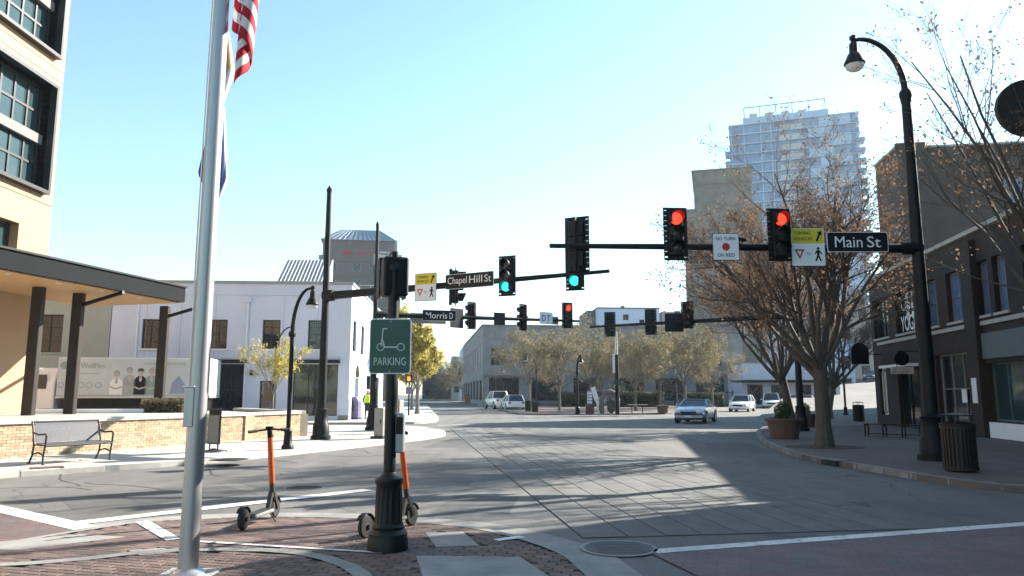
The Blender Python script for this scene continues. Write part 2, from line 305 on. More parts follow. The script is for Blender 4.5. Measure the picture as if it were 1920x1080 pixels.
# ------------------------------------------------------------ mesh builder
class MB:
    def __init__(s): s.v = []; s.f = []; s.m = []; s.uv = None
    def add(s, vs, fs, mi=0):
        o = len(s.v); s.v.extend([tuple(p) for p in vs]); s.f.extend([tuple(o+i for i in f) for f in fs]); s.m.extend([mi]*len(fs)); return s
    def quad(s, a, b, c, d, mi=0): return s.add([a, b, c, d], [(0, 1, 2, 3)], mi)
    def box(s, x0, x1, y0, y1, z0, z1, T=None, mi=0):
        vs = [Vector((x, y, z)) for z in (z0, z1) for y in (y0, y1) for x in (x0, x1)]
        if T is not None: vs = [T @ p for p in vs]
        return s.add(vs, [(0, 2, 3, 1), (4, 5, 7, 6), (0, 1, 5, 4), (2, 6, 7, 3), (0, 4, 6, 2), (1, 3, 7, 5)], mi)
    def tube(s, pts, rad, n=8, caps=True, mi=0):
        pts = [Vector(p) for p in pts]
        if not hasattr(rad, '__len__'): rad = [rad]*len(pts)
        up = None; vs = []; fs = []
        for i, p in enumerate(pts):
            d = (pts[min(i+1, len(pts)-1)] - pts[max(i-1, 0)])
            d = d.normalized() if d.length > 1e-9 else Vector((0, 0, 1))
            if up is None: up = Vector((1, 0, 0)) if abs(d.x) < .8 else Vector((0, 1, 0))
            a = (up - d*up.dot(d))
            a = a.normalized() if a.length > 1e-6 else d.orthogonal().normalized()
            b = d.cross(a); up = a
            for k in range(n):
                t = 2*math.pi*k/n; vs.append(p + (a*math.cos(t) + b*math.sin(t))*rad[i])
        for i in range(len(pts)-1):
            for k in range(n):
                k2 = (k+1) % n; fs.append((i*n+k, i*n+k2, (i+1)*n+k2, (i+1)*n+k))
        if caps: fs.append(tuple(range(n-1, -1, -1))); fs.append(tuple((len(pts)-1)*n+k for k in range(n)))
        return s.add(vs, fs, mi)
    def bar(s, a, b, wd, ht, mi=0):
        a, b = Vector(a), Vector(b); d = (b-a).normalized()
        up = Vector((0, 0, 1)) if abs(d.z) < .95 else Vector((0, 1, 0))
        x = d.cross(up).normalized()*wd/2; y = x.cross(d).normalized()*ht/2
        return s.add([a-x-y, a+x-y, a+x+y, a-x+y, b-x-y, b+x-y, b+x+y, b-x+y], [(3, 2, 1, 0), (4, 5, 6, 7), (0, 1, 5, 4), (1, 2, 6, 5), (2, 3, 7, 6), (3, 0, 4, 7)], mi)
    def lathe(s, prof, n=20, c=(0, 0, 0), axis='z', mi=0, flute=0.):
        vs = []; fs = []
        for r, z in prof:
            for k in range(n):
                t = 2*math.pi*k/n; rr = r*(1 - (flute if k % 2 else 0))
                q = (rr*math.cos(t), rr*math.sin(t), z) if axis == 'z' else ((rr*math.cos(t), z, rr*math.sin(t)) if axis == 'y' else (z, rr*math.cos(t), rr*math.sin(t)))
                vs.append((q[0]+c[0], q[1]+c[1], q[2]+c[2]))
        for i in range(len(prof)-1):
            for k in range(n):
                k2 = (k+1) % n; fs.append((i*n+k, i*n+k2, (i+1)*n+k2, (i+1)*n+k))
        fs.append(tuple(range(n-1, -1, -1))); fs.append(tuple((len(prof)-1)*n+k for k in range(n)))
        return s.add(vs, fs, mi)
    def prism(s, poly, z0, z1, mi=0):
        n = len(poly); vs = [(p[0], p[1], z0) for p in poly] + [(p[0], p[1], z1) for p in poly]
        fs = [tuple(range(n-1, -1, -1)), tuple(range(n, 2*n))] + [(i, (i+1) % n, n+(i+1) % n, n+i) for i in range(n)]
        return s.add(vs, fs, mi)
    def plate(s, poly, y0, y1, mi=0):            # outline in x,z pushed along y
        n = len(poly); vs = [(p[0], y0, p[1]) for p in poly] + [(p[0], y1, p[1]) for p in poly]
        fs = [tuple(range(n)), tuple(range(2*n-1, n-1, -1))] + [(i, n+i, n+(i+1) % n, (i+1) % n) for i in range(n)]
        return s.add(vs, fs, mi)
    def side(s, poly, x0, x1, mi=0):             # outline in y,z pushed along x
        n = len(poly); vs = [(x0, p[0], p[1]) for p in poly] + [(x1, p[0], p[1]) for p in poly]
        fs = [tuple(range(n)), tuple(range(2*n-1, n-1, -1))] + [(i, n+i, n+(i+1) % n, (i+1) % n) for i in range(n)]
        return s.add(vs, fs, mi)
    def sheet(s, poly, z, mi=0): return s.add([(p[0], p[1], z) for p in poly], [tuple(range(len(poly)))], mi)
    def mesh(s, name, mats, smooth=False, bevel=0., recalc=True):
        me = bpy.data.meshes.new(name); me.from_pydata(s.v, [], s.f)
        mats = mats if isinstance(mats, (list, tuple)) else [mats]
        for m in mats: me.materials.append(M[m] if isinstance(m, str) else m)
        if len(mats) > 1: me.polygons.foreach_set('material_index', s.m)
        if recalc or bevel:
            bm = bmesh.new(); bm.from_mesh(me)
            if recalc: bmesh.ops.recalc_face_normals(bm, faces=bm.faces)
            if bevel: bmesh.ops.bevel(bm, geom=bm.edges[:], offset=bevel, segments=1, affect='EDGES', clamp_overlap=True)
            bm.to_mesh(me); bm.free()
        if smooth:
            me.shade_smooth(); me.set_sharp_from_angle(angle=R(38))
        me.update(); return me
    def build(s, name, mats, parent=None, loc=(0, 0, 0), rz=0., smooth=False, bevel=0., recalc=True, rot=None):
        return put(name, s.mesh(name, mats, smooth, bevel, recalc), parent, loc, rz, rot)

def put(name, me, parent=None, loc=(0, 0, 0), rz=0., rot=None):
    o = bpy.data.objects.new(name, me); col.objects.link(o)
    o.location = loc; o.rotation_euler = rot if rot else (0, 0, rz)
    if parent is not None: o.parent = parent
    return o
def tag(o, label=None, cat=None, group=None, kind=None):
    if label: o['label'] = label
    if cat: o['category'] = cat
    if group: o['group'] = group
    if kind: o['kind'] = kind
    return o
def thing(name, label, cat, loc=(0, 0, 0), rz=0., group=None):
    o = bpy.data.objects.new(name, None); col.objects.link(o); o.location = loc; o.rotation_euler = (0, 0, rz)
    o.empty_display_size = .2
    return tag(o, label, cat, group)
def struct(o): o['kind'] = 'structure'; return o
KIDS = {}
def copy_tree(o, parent=None):
    c = o.copy(); col.objects.link(c)
    if parent is not None: c.parent = parent
    for ch in list(o.children): copy_tree(ch, c)
    return c

TEXT = {}
def text_mesh(s, w_, h_, mat, depth=.002, bold=0.0):
    k = (s, round(w_, 3), round(h_, 3), mat)
    if k in TEXT: return TEXT[k]
    cu = bpy.data.curves.new('lettering', 'FONT'); cu.body = s; cu.align_x = 'CENTER'; cu.align_y = 'CENTER'; cu.extrude = depth; cu.offset = bold
    cu.resolution_u = 3
    o = bpy.data.objects.new('lettering', cu); col.objects.link(o)
    dg = bpy.context.evaluated_depsgraph_get(); me = bpy.data.meshes.new_from_object(o.evaluated_get(dg))
    bpy.data.objects.remove(o); bpy.data.curves.remove(cu)
    xs = [v.co.x for v in me.vertices]; ys = [v.co.y for v in me.vertices]
    cx, cy = (min(xs)+max(xs))/2, (min(ys)+max(ys))/2
    sx = w_/(max(xs)-min(xs)); sy = h_/(max(ys)-min(ys))
    for v in me.vertices:
        x, y, z = v.co; v.co = ((x-cx)*sx, -z, (y-cy)*sy)
    me.materials.clear(); me.materials.append(M[mat]); me.name = 'lettering'
    TEXT[k] = me; return me
def text(s, w_, h_, mat, parent, loc, rz=0., name='lettering', bold=0.0):
    words = s.split(' ')
    if len(words) == 1: return put(name, text_mesh(s, w_, h_, mat, bold=bold), parent, loc, rz)
    unit = w_/(sum(len(q) for q in words) + .55*(len(words)-1)); x = -w_/2          # every word is a piece of its own
    for q in words:
        ww = unit*len(q); low = not any(ch in 'gpqyj' for ch in q)
        put(name, text_mesh(q, ww*.97, h_*(.80 if (low and any(ch in 'gpqyj' for ch in s)) else 1), mat, bold=bold), parent, (loc[0]+x+ww/2, loc[1], loc[2] + (h_*.10 if (low and any(ch in 'gpqyj' for ch in s)) else 0)), rz); x += ww + unit*.55

def circle(r, n=20, cx=0., cz=0., a0=0.): return [(cx + r*math.cos(a0+2*math.pi*i/n), cz + r*math.sin(a0+2*math.pi*i/n)) for i in range(n)]
def ring(mb, r0, r1, y0, y1, n=24, cx=0., cz=0., mi=0):
    for i in range(n):
        a, b = 2*math.pi*i/n, 2*math.pi*(i+1)/n
        mb.plate([(cx+r0*math.cos(a), cz+r0*math.sin(a)), (cx+r1*math.cos(a), cz+r1*math.sin(a)), (cx+r1*math.cos(b), cz+r1*math.sin(b)), (cx+r0*math.cos(b), cz+r0*math.sin(b))], y0, y1, mi)
def rrect(w_, h_, r, n=4, cx=0., cz=0.):
    out = []
    for qx, qz, a in ((1, 1, 0), (-1, 1, 90), (-1, -1, 180), (1, -1, 270)):
        for i in range(n+1):
            t = R(a + 90*i/n); out.append((cx + qx*(w_/2-r) + r*math.cos(t), cz + qz*(h_/2-r) + r*math.sin(t)))
    return out

# ============================================================ GROUND, ROADS, PAVEMENTS
def inpoly(p, poly):
    x, y = p[0], p[1]; c = False; n = len(poly)
    for i in range(n):
        x1, y1 = poly[i][0], poly[i][1]; x2, y2 = poly[i-1][0], poly[i-1][1]
        if (y1 > y) != (y2 > y) and x < (x2-x1)*(y-y1)/(y2-y1)+x1: c = not c
    return c
def bake(o):   # nothing: placeholder for readability
    return o
struct(MB().sheet([(-900, -900), (900, -900), (900, 900), (-900, 900)], -.03).build('ground', 'soil', recalc=False))
road = struct(MB().sheet([(-160, -60), (160, -60), (160, 330), (-160, 330)], 0).build('road', 'asphalt', recalc=False))

def resample(pts, step):
    pts = [Vector((p[0], p[1], 0)) for p in pts]; out = [pts[0]]; acc = 0
    for a, b in zip(pts, pts[1:]):
        d = (b-a).length; t = step - acc
        while t < d: out.append(a + (b-a)*(t/d)); t += step
        acc = d - (t - step)
    if (out[-1]-pts[-1]).length > .2: out.append(pts[-1])
    return out
def smooth_line(pts, k=2):
    pts = [Vector((p[0], p[1], 0)) for p in pts]
    for _ in range(k):
        o = [pts[0]]
        for a, b in zip(pts, pts[1:]): o += [a*.75+b*.25, a*.25+b*.75]
        pts = o + [pts[-1]]
    return pts
def kerb(parent, pts, mat, wd=.17, z1=.125, piece=1.6, inner=1, z0=-.02, gap=.008):
    """kerb stones along a line; inner=+1: the pavement lies to the left of the walking direction"""
    q = resample(pts, piece)
    nor = []
    for i in range(len(q)):
        d = (q[min(i+1, len(q)-1)] - q[max(i-1, 0)]).normalized(); nor.append(Vector((-d.y, d.x, 0))*inner)
    for i in range(len(q)-1):
        a, b = q[i], q[i+1]; d = (b-a).normalized()
        a2, b2 = a + d*gap, b - d*gap
        zt = z1 + random.uniform(-.002, .003)
        c = (a+b)/2
        mb = MB().prism([p - c for p in (a2 - nor[i]*.004, b2 - nor[i+1]*.004, b2 + nor[i+1]*wd, a2 + nor[i]*wd)], z0, zt)
        mb.build('kerb_stone', mat, parent, loc=(c.x, c.y, 0), bevel=.018)

# ---- far side of the left street: concrete pavement with kerb
sL = smooth_line([(-24, -8), (-16, 5.5), G(0, 895), G(340, 875), G(560, 852), G(740, 832), G(815, 823), G(842, 815), G(812, 806), G(740, 801), (-12, 37.2), (-24, 36.6), (-50, 35.5)])
pavL = struct(MB().prism([(p.x, p.y) for p in sL] + [(-50, -8)], -.02, .12).build('pavement', 'concrete'))
kerb(pavL, sL, 'kerb', inner=1)
# scored joints of the pavement squares
for i in range(9):
    a = G(0, 895).lerp(G(815, 823), i/8.0); n = Vector((-.84, .52, 0))
    MB().quad(a + n*.25 + Vector((0, 0, .1235)), a + n*3.2 + Vector((0, 0, .1235)), a + n*3.2 + Vector((.02, .012, .1235)), a + n*.25 + Vector((.02, .012, .1235))).build('score_joint', 'tar', pavL, recalc=False)
# ---- pavement round the white building
sW = smooth_line([(-60, 37.6), (-24, 38.9), (-12, 40.2), G(735, 796), G(800, 794.5), G(826, 790), G(816, 778), G(800, 760), (-11.5, 92), (-24, 180)])
pavW = struct(MB().prism([(p.x, p.y) for p in sW] + [(-60, 180)], -.02, .12).build('pavement', 'concrete'))
kerb(pavW, sW, 'kerb', piece=2.2)
# ---- plaza with trees in the middle of the picture
sC = smooth_line([(-16, 175), (-7.2, 112), G(930, 764), G(958, 776), G(985, 778.5), G(1130, 778), G(1262, 777.5), G(1290, 771), (24, 84), (44, 120)])
pavC = struct(MB().prism([(p.x, p.y) for p in sC] + [(44, 175)], -.02, .12).build('pavement', 'brickwalk'))
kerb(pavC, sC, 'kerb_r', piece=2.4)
# ---- right hand pavement
sR = smooth_line([(44, 75), (27, 62), (17.5, 47), G(1450, 797), G(1413, 812), G(1432, 836), G(1492, 859), G(1560, 873), G(1640, 886), G(1750, 906), G(1920, 929), (13, 10.4), (22, 8.8), (40, 7)])
pavR = struct(MB().prism([(p.x, p.y) for p in sR] + [(60, 7), (60, 75)], -.02, .12).build('pavement', 'brickwalk'))
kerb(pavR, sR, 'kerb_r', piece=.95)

# ---- near corner: brick plaza flush with the road
edge = smooth_line([(-15, -3), G(-260, 1075), G(0, 1023), G(160, 996), G(262, 981), G(400, 973), G(540, 971), G(664, 973), G(778, 981), G(911, 993), G(1062, 1035), G(1116, 1080), (1.0, 5.4), (1.7, 3), (2.6, 0), (4.4, -8)], 2)
plaza_poly = [(p.x, p.y) for p in edge] + [(-15, -8)]
plaza = struct(MB().prism(plaza_poly, -.02, .012).build('plaza', 'joint'))
back = [p for p in plaza_poly if p[1] < 5.3]
struct(MB().sheet([(-15, -8), (4.3, -8), (2.55, 0), (1.05, 5.0), (-9.9, 5.0), (-14.9, -3)], .022).build('plaza_back', 'brickwalk', recalc=False))
def strip(pts, wd, z, name, mat, parent, off=0.):
    q = [Vector((p[0], p[1], 0)) for p in pts]; mb = MB(); L_ = []
    for i in range(len(q)):
        d = (q[min(i+1, len(q)-1)] - q[max(i-1, 0)]).normalized(); n = Vector((-d.y, d.x, 0))
        L_.append((q[i] + n*off, q[i] + n*(off+wd)))
    for (a, b), (c, d) in zip(L_, L_[1:]): mb.quad(a + Vector((0, 0, z)), c + Vector((0, 0, z)), d + Vector((0, 0, z)), b + Vector((0, 0, z)))
    return mb.build(name, mat, parent, recalc=False)
vis_edge = [p for p in edge if p.y > 3]
strip(vis_edge, .42, .0045, 'gutter', 'concrete_d', road, off=.015)
strip(vis_edge, .10, .0335, 'edge_course', 'concrete_d', plaza, off=-.11)
panels_px = [[(-60, 1028), (0, 1021), (150, 1007), (236, 1012), (30, 1037), (-60, 1034)],
             [(240, 1038), (305, 1033), (332, 1040), (262, 1047)],
             [(797, 1004), (868, 1002), (898, 1028), (818, 1031)],
             [(780, 1048), (975, 1050), (1022, 1082), (1040, 1095), (795, 1095)]]
panels = [[G(x, y) for x, y in pp] for pp in panels_px]
curve_band = [G(x, y) for x, y in [(-30, 1066), (60, 1062), (160, 1054), (240, 1044), (330, 1037), (420, 1036), (500, 1037), (560, 1042), (610, 1052), (650, 1066), (676, 1082), (690, 1100)]]
def near_band(p):
    return min((Vector((p[0], p[1], 0)) - Vector((q.x, q.y, 0))).length for q in resample(curve_band, .08)) < .10
band_pts = resample(curve_band, .08)
ang = R(-14); ca, sa = math.cos(ang), math.sin(ang)
cand = []
bw, bh = .200, .100
for r_ in range(-40, 90):
    for c_ in range(-60, 60):
        lx = (c_ + (.5 if r_ % 2 else 0))*bw; ly = r_*bh
        x, y = -2.5 + lx*ca - ly*sa, 5.6 + lx*sa + ly*ca
        if not (4.95 < y < 11 and -9 < x < 3): continue
        pts4 = [(x + (dx*ca - dy*sa), y + (dx*sa + dy*ca)) for dx, dy in ((-.095, -.045), (.095, -.045), (.095, .045), (-.095, .045))]
        if not all(inpoly(q, plaza_poly) for q in pts4): continue
        if any(inpoly((x, y), pp) for pp in panels): continue
        if min((x-q.x)**2 + (y-q.y)**2 for q in band_pts) < .011: continue
        rr = Vector((x, y, 0)) - CAM; dep = rr.y*CP + rr.z*SP
        px = 960 + FPX*rr.x/dep; py = 540 - FPX*(rr.z*CP - rr.y*SP)/dep
        vis = -10 < px < 1930 and py < 1088
        cand.append((0 if vis else 1, rr.length, x, y))
cand.sort()
bm_ = MB().box(-.096, .096, -.046, .046, 0, .030)
brick_me = [bm_.mesh('brick', 'paver', bevel=.005)]
rest = MB()
for i, (v_, d_, x, y) in enumerate(cand):
    dz = random.uniform(-.0015, .0015)
    if i < 300: put('brick', brick_me[0], plaza, (x, y, dz), ang + random.uniform(-.012, .012))
    else: rest.box(-.096, .096, -.046, .046, .004, .030 + dz, Matrix.Translation((x, y, 0)) @ Matrix.Rotation(ang + random.uniform(-.012, .012), 4, 'Z'))
tag(rest.build('brick_field', 'paver_i', plaza, recalc=False), kind='stuff')
for pp in panels: MB().prism([(p.x, p.y) for p in pp], .005, .0325).build('concrete_panel', 'concrete_d', plaza)
strip(curve_band, .17, .0345, 'concrete_band', 'concrete_d', plaza, off=-.085)
def pline(a, b, wd, z, parent, name='painted_line', mat='roadpaint'):
    a, b = Vector((a[0], a[1], 0)), Vector((b[0], b[1], 0)); d = (b-a).normalized(); n = Vector((-d.y, d.x, 0))*wd/2; k = Vector((0, 0, z))
    return MB().quad(a-n+k, b-n+k, b+n+k, a+n+k).build(name, mat, parent, recalc=False)
pline(G(266, 983), G(325, 1018), .16, .0375, plaza)
pline(G(366, 1021), G(718, 1043), .07, .0385, plaza)
pline(G(930, 1019), G(980, 1012), .12, .0375, plaza)
# ---- crosswalks with white borders
a, b = G(0, 955), G(155, 990); d = (a-b); d.z = 0; d.normalize(); n = Vector((-.58, -.81, 0))
MB().quad(*[p + Vector((0, 0, .0062)) for p in (b + d*.0 - d*.4, b + d*9.5, b + d*9.5 + n*3.2, b - d*.4 + n*3.2)]).build('crosswalk', 'crosswalk', road, recalc=False)
pline(b - d*.1, b + d*9.2, .30, .0098, road)
pline(b + d*.4, G(690, 919), .30, .0105, road)
a, b = G(1225, 1037), G(1920, 985); d = (b-a); d.z = 0; d.normalize(); n = Vector((d.y, -d.x, 0))
MB().quad(*[p + Vector((0, 0, .0140)) for p in (a - d*.05, b + d*2.2, b + d*2.2 + n*3.4, a + n*3.4 - d*.3)]).build('crosswalk', 'crosswalk', road, recalc=False)
pline(a, b + d*2.2, .20, .0185, road)
pline(a + n*3.2, b + d*2.2 + n*3.2, .20, .0185, road)
# far crosswalk bars
pline(G(905, 795), G(820, 798), .25, .0105, road); pline(G(1330, 770), G(1480, 763), .25, .005, road)
# ---- old concrete slabs set into the road, joint by joint
O = G(1092, 1010); far = G(838, 799); ud = Vector((far.x-O.x, far.y-O.y, 0)).normalized(); td = Vector((ud.y, -ud.x, 0))
if td.x < 0: td = -td
sang = math.atan2(ud.y, ud.x)
NST, SWD, SLN = 9, .46, 3.05
kz = Vector((0, 0, .0032)); wtot = .55 + NST*SWD
MB().quad(O + kz, O + ud*27 + kz, O + ud*27 + td*wtot + kz, O + td*wtot + kz).build('joint_filler', 'tar', road, recalc=False)
sm = MB().box(-SLN/2+.011, SLN/2-.011, -SWD/2+.010, SWD/2-.010, .0036, .011).mesh('road_slab', 'slab')
sm0 = MB().box(-SLN/2+.011, SLN/2-.011, -.275+.012, .275-.012, .0036, .011).mesh('road_slab', 'slab')
for k in range(-1, NST):
    for j in range(9):
        s0 = (j+.5)*SLN - (0 if k % 2 else SLN*.37)
        if s0 + SLN/2 < .3: continue
        t0 = .275 if k < 0 else .55 + (k+.5)*SWD
        if s0 - SLN/2 < 0:      # first row is cut at the crossing
            e1 = s0 + SLN/2; hw = (.275 if k < 0 else SWD/2) - .010; p = O + ud*(e1/2) + td*t0
            MB().box(-e1/2, e1/2-.011, -hw, hw, .0036, .011).build('road_slab', 'slab', road, (p.x, p.y, 0), sang); continue
        p = O + ud*s0 + td*t0
        put('road_slab', sm0 if k < 0 else sm, road, (p.x, p.y, random.uniform(-.001, .001)), sang)
# ---- repair patches and sealed cracks in the asphalt
rgp = random.Random(5)
for (px, py, w_, l_, ang_) in ((300, 930, 1.5, 2.6, .9), (620, 900, 1.2, 3.2, 1.0), (880, 830, 2.2, 5, .15), (1380, 840, 1.6, 4.5, .2), (1560, 960, 1.3, 2.2, .3), (900, 945, 1.1, 1.8, .1)):
    c = G(px, py); q = [Vector((x_*w_/2*rgp.uniform(.93, 1.05), y_*l_/2*rgp.uniform(.93, 1.05), 0)) for x_, y_ in ((-1, -1), (1, -1), (1, 1), (-1, 1))]
    MB().sheet([(v_.x, v_.y) for v_ in q], 0).build('asphalt_patch', 'patch', road, (c.x, c.y, .0028), -ang_, recalc=False)
for k_ in range(11):
    c = G(rgp.uniform(150, 900), rgp.uniform(830, 950)); d_ = R(rgp.choice((60, 150)) + rgp.uniform(-15, 15)); pts_ = [Vector((c.x, c.y, 0))]
    for i_ in range(9): d_ += rgp.gauss(0, .25); pts_.append(pts_[-1] + Vector((math.cos(d_), math.sin(d_), 0))*.4)
    strip(pts_, rgp.uniform(.02, .045), .0030 + .0001*k_, 'crack_seal', 'seal', road)
# ---- access covers
def cover(p, r, label, z, mat='iron'):
    o = thing('manhole_cover', label, 'manhole', (p.x, p.y, z))
    mb = MB(); mb.lathe([(r, 0), (r, .006), (r*.9, .006), (r*.9, .004)], 28); mb.build('frame', 'concrete_d', o)
    mb = MB(); mb.lathe([(r*.88, .0), (r*.88, .0075)], 28)
    for i in range(-3, 4): mb.box(-r*.6, r*.6, i*r*.2-.012, i*r*.2+.012, .0075, .0095)
    mb.build('lid', mat, o); return o
cover(G(1160, 1030), .42, 'round iron manhole cover at the white line in the shaded foreground', .0125)
cover(G(432, 862, .125), .46, 'round manhole cover let into the pale pavement by the small dark sign', .126)
cover(G(570, 915), .36, 'dark round manhole cover in the left street', .003, 'tar')
# ---- storm drain inlets
def inlet(a, b, label, topmat):
    a, b = Vector((a.x, a.y, 0)), Vector((b.x, b.y, 0)); d = (b-a); L_ = d.length; d.normalize(); rz = math.atan2(d.y, d.x)
    o = thing('storm_drain', label, 'storm drain', tuple((a+b)/2), rz)
    MB().box(-L_/2, L_/2, -.03, .30, .126, .148).build('lid_slab', topmat, o, bevel=.008)
    MB().box(-L_/2+.06, L_/2-.06, -.018, .02, .015, .105).build('mouth', 'tar', o)
    MB().box(-.02, .02, -.024, -.014, .012, .115).build('bar', 'iron', o)
inlet(G(56, 892), G(120, 888.5), 'rusty storm drain mouth in the pale kerb below the metal bench', 'terracotta')
inlet(G(1538, 870), G(1572, 875.5), 'black storm drain mouth in the shaded kerb below the big bare tree', 'kerb_r')
# ---- right hand street climbing away
hill = MB(); hs = [(17, 52, .02), (30, 56, .02), (46, 82, 1.2), (66, 124, 4.2), (100, 190, 9.), (84, 200, 9.), (52, 132, 4.2), (32, 88, 1.2)]
hill.quad(hs[0], hs[1], hs[2], hs[7]); hill.quad(hs[7], hs[2], hs[3], hs[6]); hill.quad(hs[6], hs[3], hs[4], hs[5])
struct(hill.build('hill_road', 'asphalt', recalc=False))

# ============================================================ BUILDINGS
WIN = {}
def window_mesh(w_, h_, cols, rows, fm, gm, fw=.06, mw=.03):
    k = (round(w_, 2), round(h_, 2), cols, rows, fm, gm, fw, mw)
    if k in WIN: return WIN[k]
    mb = MB(); x0, x1 = -w_/2, w_/2; z0, z1 = 0, h_
    mb.box(x0, x0+fw, 0, .09, z0, z1); mb.box(x1-fw, x1, 0, .09, z0, z1); mb.box(x0+fw, x1-fw, 0, .09, z0, z0+fw); mb.box(x0+fw, x1-fw, 0, .09, z1-fw, z1)
    for i in range(1, cols): x = x0 + w_*i/cols; mb.box(x-mw/2, x+mw/2, .012, .08, z0+fw, z1-fw)
    for j in range(1, rows):
        z = z0 + h_*j/rows
        mb.box(x0+fw, x1-fw, .015, .078, z-mw/2, z+mw/2)
    fr = mb.mesh('window', fm)
    pane = MB().quad((x0+fw*.5, .06, z0+fw*.5), (x1-fw*.5, .06, z0+fw*.5), (x1-fw*.5, .06, z1-fw*.5), (x0+fw*.5, .06, z1-fw*.5)).mesh('pane', gm, recalc=False)
    WIN[k] = (fr, pane); return WIN[k]
def window(parent, x, z, w_, h_, org, rz, dep, cols=1, rows=2, fm='blackframe', gm='glass', sill=None, fw=.06, mw=.03, name='window'):
    fr, pane = window_mesh(w_, h_, cols, rows, fm, gm, fw, mw)
    m = Matrix.Rotation(rz, 3, 'Z'); p = Vector(org) + m @ Vector((x + w_/2, dep, z))
    o = put(name, fr, parent, p, rz); put('pane', pane, o)
    if sill: MB().box(-w_/2-.08, w_/2+.08, -dep-.07, -.005, -.10, -.004).build('sill', sill, o)
    return o
def facade(parent, mat, W_, H_, ops, thick, org, rz, name='wall', zb=0.):
    """wall sheet in local x,z with real openings and reveals; ops: (x, z, w, h)"""
    xs = sorted(set([0, W_] + [v for o in ops for v in (o[0], o[0]+o[2]) if 0 < v < W_]))
    zs = sorted(set([zb, H_] + [v for o in ops for v in (o[1], o[1]+o[3]) if zb < v < H_]))
    mb = MB()
    for xa, xb in zip(xs, xs[1:]):
        for za, zb_ in zip(zs, zs[1:]):
            cx, cz = (xa+xb)/2, (za+zb_)/2
            if any(o[0] < cx < o[0]+o[2] and o[1] < cz < o[1]+o[3] for o in ops): continue
            mb.quad((xa, 0, za), (xb, 0, za), (xb, 0, zb_), (xa, 0, zb_))
    for o in ops:
        x0, z0, x1, z1 = max(0, o[0]), max(o[1], zs[0]), min(W_, o[0]+o[2]), min(o[1]+o[3], H_); t = thick
        mb.quad((x0, 0, z0), (x0, t, z0), (x0, t, z1), (x0, 0, z1)); mb.quad((x1, 0, z0), (x1, 0, z1), (x1, t, z1), (x1, t, z0))
        mb.quad((x0, 0, z1), (x0, t, z1), (x1, t, z1), (x1, 0, z1)); mb.quad((x0, 0, z0), (x1, 0, z0), (x1, t, z0), (x0, t, z0))
    return mb.build(name, mat, parent, org, rz, recalc=False)
def box_building(name, label, loc, rz, W_, D_, H_, mat, ops={}, thick=.22, parapet=.4, coping=None, cat='building', win={}, group=None, roofmat='concrete_d', cw=.12):
    """ops[face] = list of (x, z, w, h, cols, rows[, frame, glass, sill])"""
    o = thing(name, label, cat, loc, rz, group)
    fc = {'front': ((0, 0, 0), 0., W_), 'right': ((W_, 0, 0), math.pi/2, D_), 'back': ((W_, D_, 0), math.pi, W_), 'left': ((0, D_, 0), -math.pi/2, D_)}
    for f, (org, r_, ln) in fc.items():
        lst = ops.get(f, [])
        facade(o, mat, ln, H_, [q[:4] for q in lst], thick, org, r_)
        for q in lst:
            fm = q[6] if len(q) > 6 else win.get('fm', 'blackframe'); gm = q[7] if len(q) > 7 else win.get('gm', 'glass')
            si = q[8] if len(q) > 8 else win.get('sill'); 
            window(o, q[0], q[1], q[2], q[3], org, r_, thick-.10, q[4], q[5], fm, gm, si, win.get('fw', .06), win.get('mw', .03))
    MB().box(.03, W_-.03, .03, D_-.03, H_-parapet-.1, H_-parapet).build('roof', roofmat, o)
    if coping:
        mb = MB(); e = cw
        mb.box(-e, W_+e, -e, .25, H_+.003, H_+.16); mb.box(-e, W_+e, D_-.25, D_+e, H_+.003, H_+.16)
        mb.box(-e, .25, .252, D_-.252, H_+.003, H_+.16); mb.box(W_-.25, W_+e, .252, D_-.252, H_+.003, H_+.16)
        mb.build('coping', coping, o)
    return o
def grid_ops(W_, z0, nz, dz, nx, ww, hh, m0=None, cols=1, rows=2, extra=()):
    m0 = m0 if m0 is not None else (W_/nx - ww)/2
    st = (W_ - 2*m0 - ww)/(nx-1) if nx > 1 else 0
    return [(m0 + i*st, z0 + j*dz, ww, hh, cols, rows) + tuple(extra) for j in range(nz) for i in range(nx)]

# ---------- white two storey building
WL = Vector((-23.4, 43.05, .12)); WRt = Vector((-9.6, 44.0, .12)); wdir = (WRt - WL); WW = wdir.length; wrz = math.atan2(wdir.y, wdir.x)
def wx(px): return (on_line(WL, WRt, px) - WL).length
ops = []
for a, b in ((254, 286), (383, 417), (484, 518), (571, 603)): ops.append((wx(a), 4.15, wx(b)-wx(a), 1.72, 2, 4, 'blackframe', 'glass', 'white'))
ops += [(wx(372), .25, wx(456)-wx(372), 3.0, 3, 2), (wx(484), .03, wx(515)-wx(484), 2.25, 1, 1), (wx(546), .25, wx(631)-wx(546), 3.0, 3, 2),
        (wx(218), .35, wx(330)-wx(218), 2.6, 4, 2)]
WH = 8.02
wb_o = box_building('white_building', 'white painted two storey corner building with dark windows and storefronts', WL, wrz, WW, 19, WH, 'whitewall',
   {'front': ops, 'right': [(.9, 4.1, 1.5, 1.9, 2, 4), (4.6, 4.1, 1.5, 1.9, 2, 4), (9, 4.1, 1.5, 1.9, 2, 4), (13, 4.1, 1.5, 1.9, 2, 4), (2.4, .03, 1.7, 2.5, 2, 1, 'white', 'glass'), (8, .3, 3, 2.5, 3, 1), (13, .3, 3, 2.5, 3, 1)]}, coping='greymetal', cw=.08)
MB().box(.02, WW-.02, -.05, -.004, 7.35, 7.48).build('cornice_band', 'whitewall', wb_o); MB().box(.02, WW-.02, -.035, -.004, 3.56, 3.64).build('belt_course', 'whitewall', wb_o)
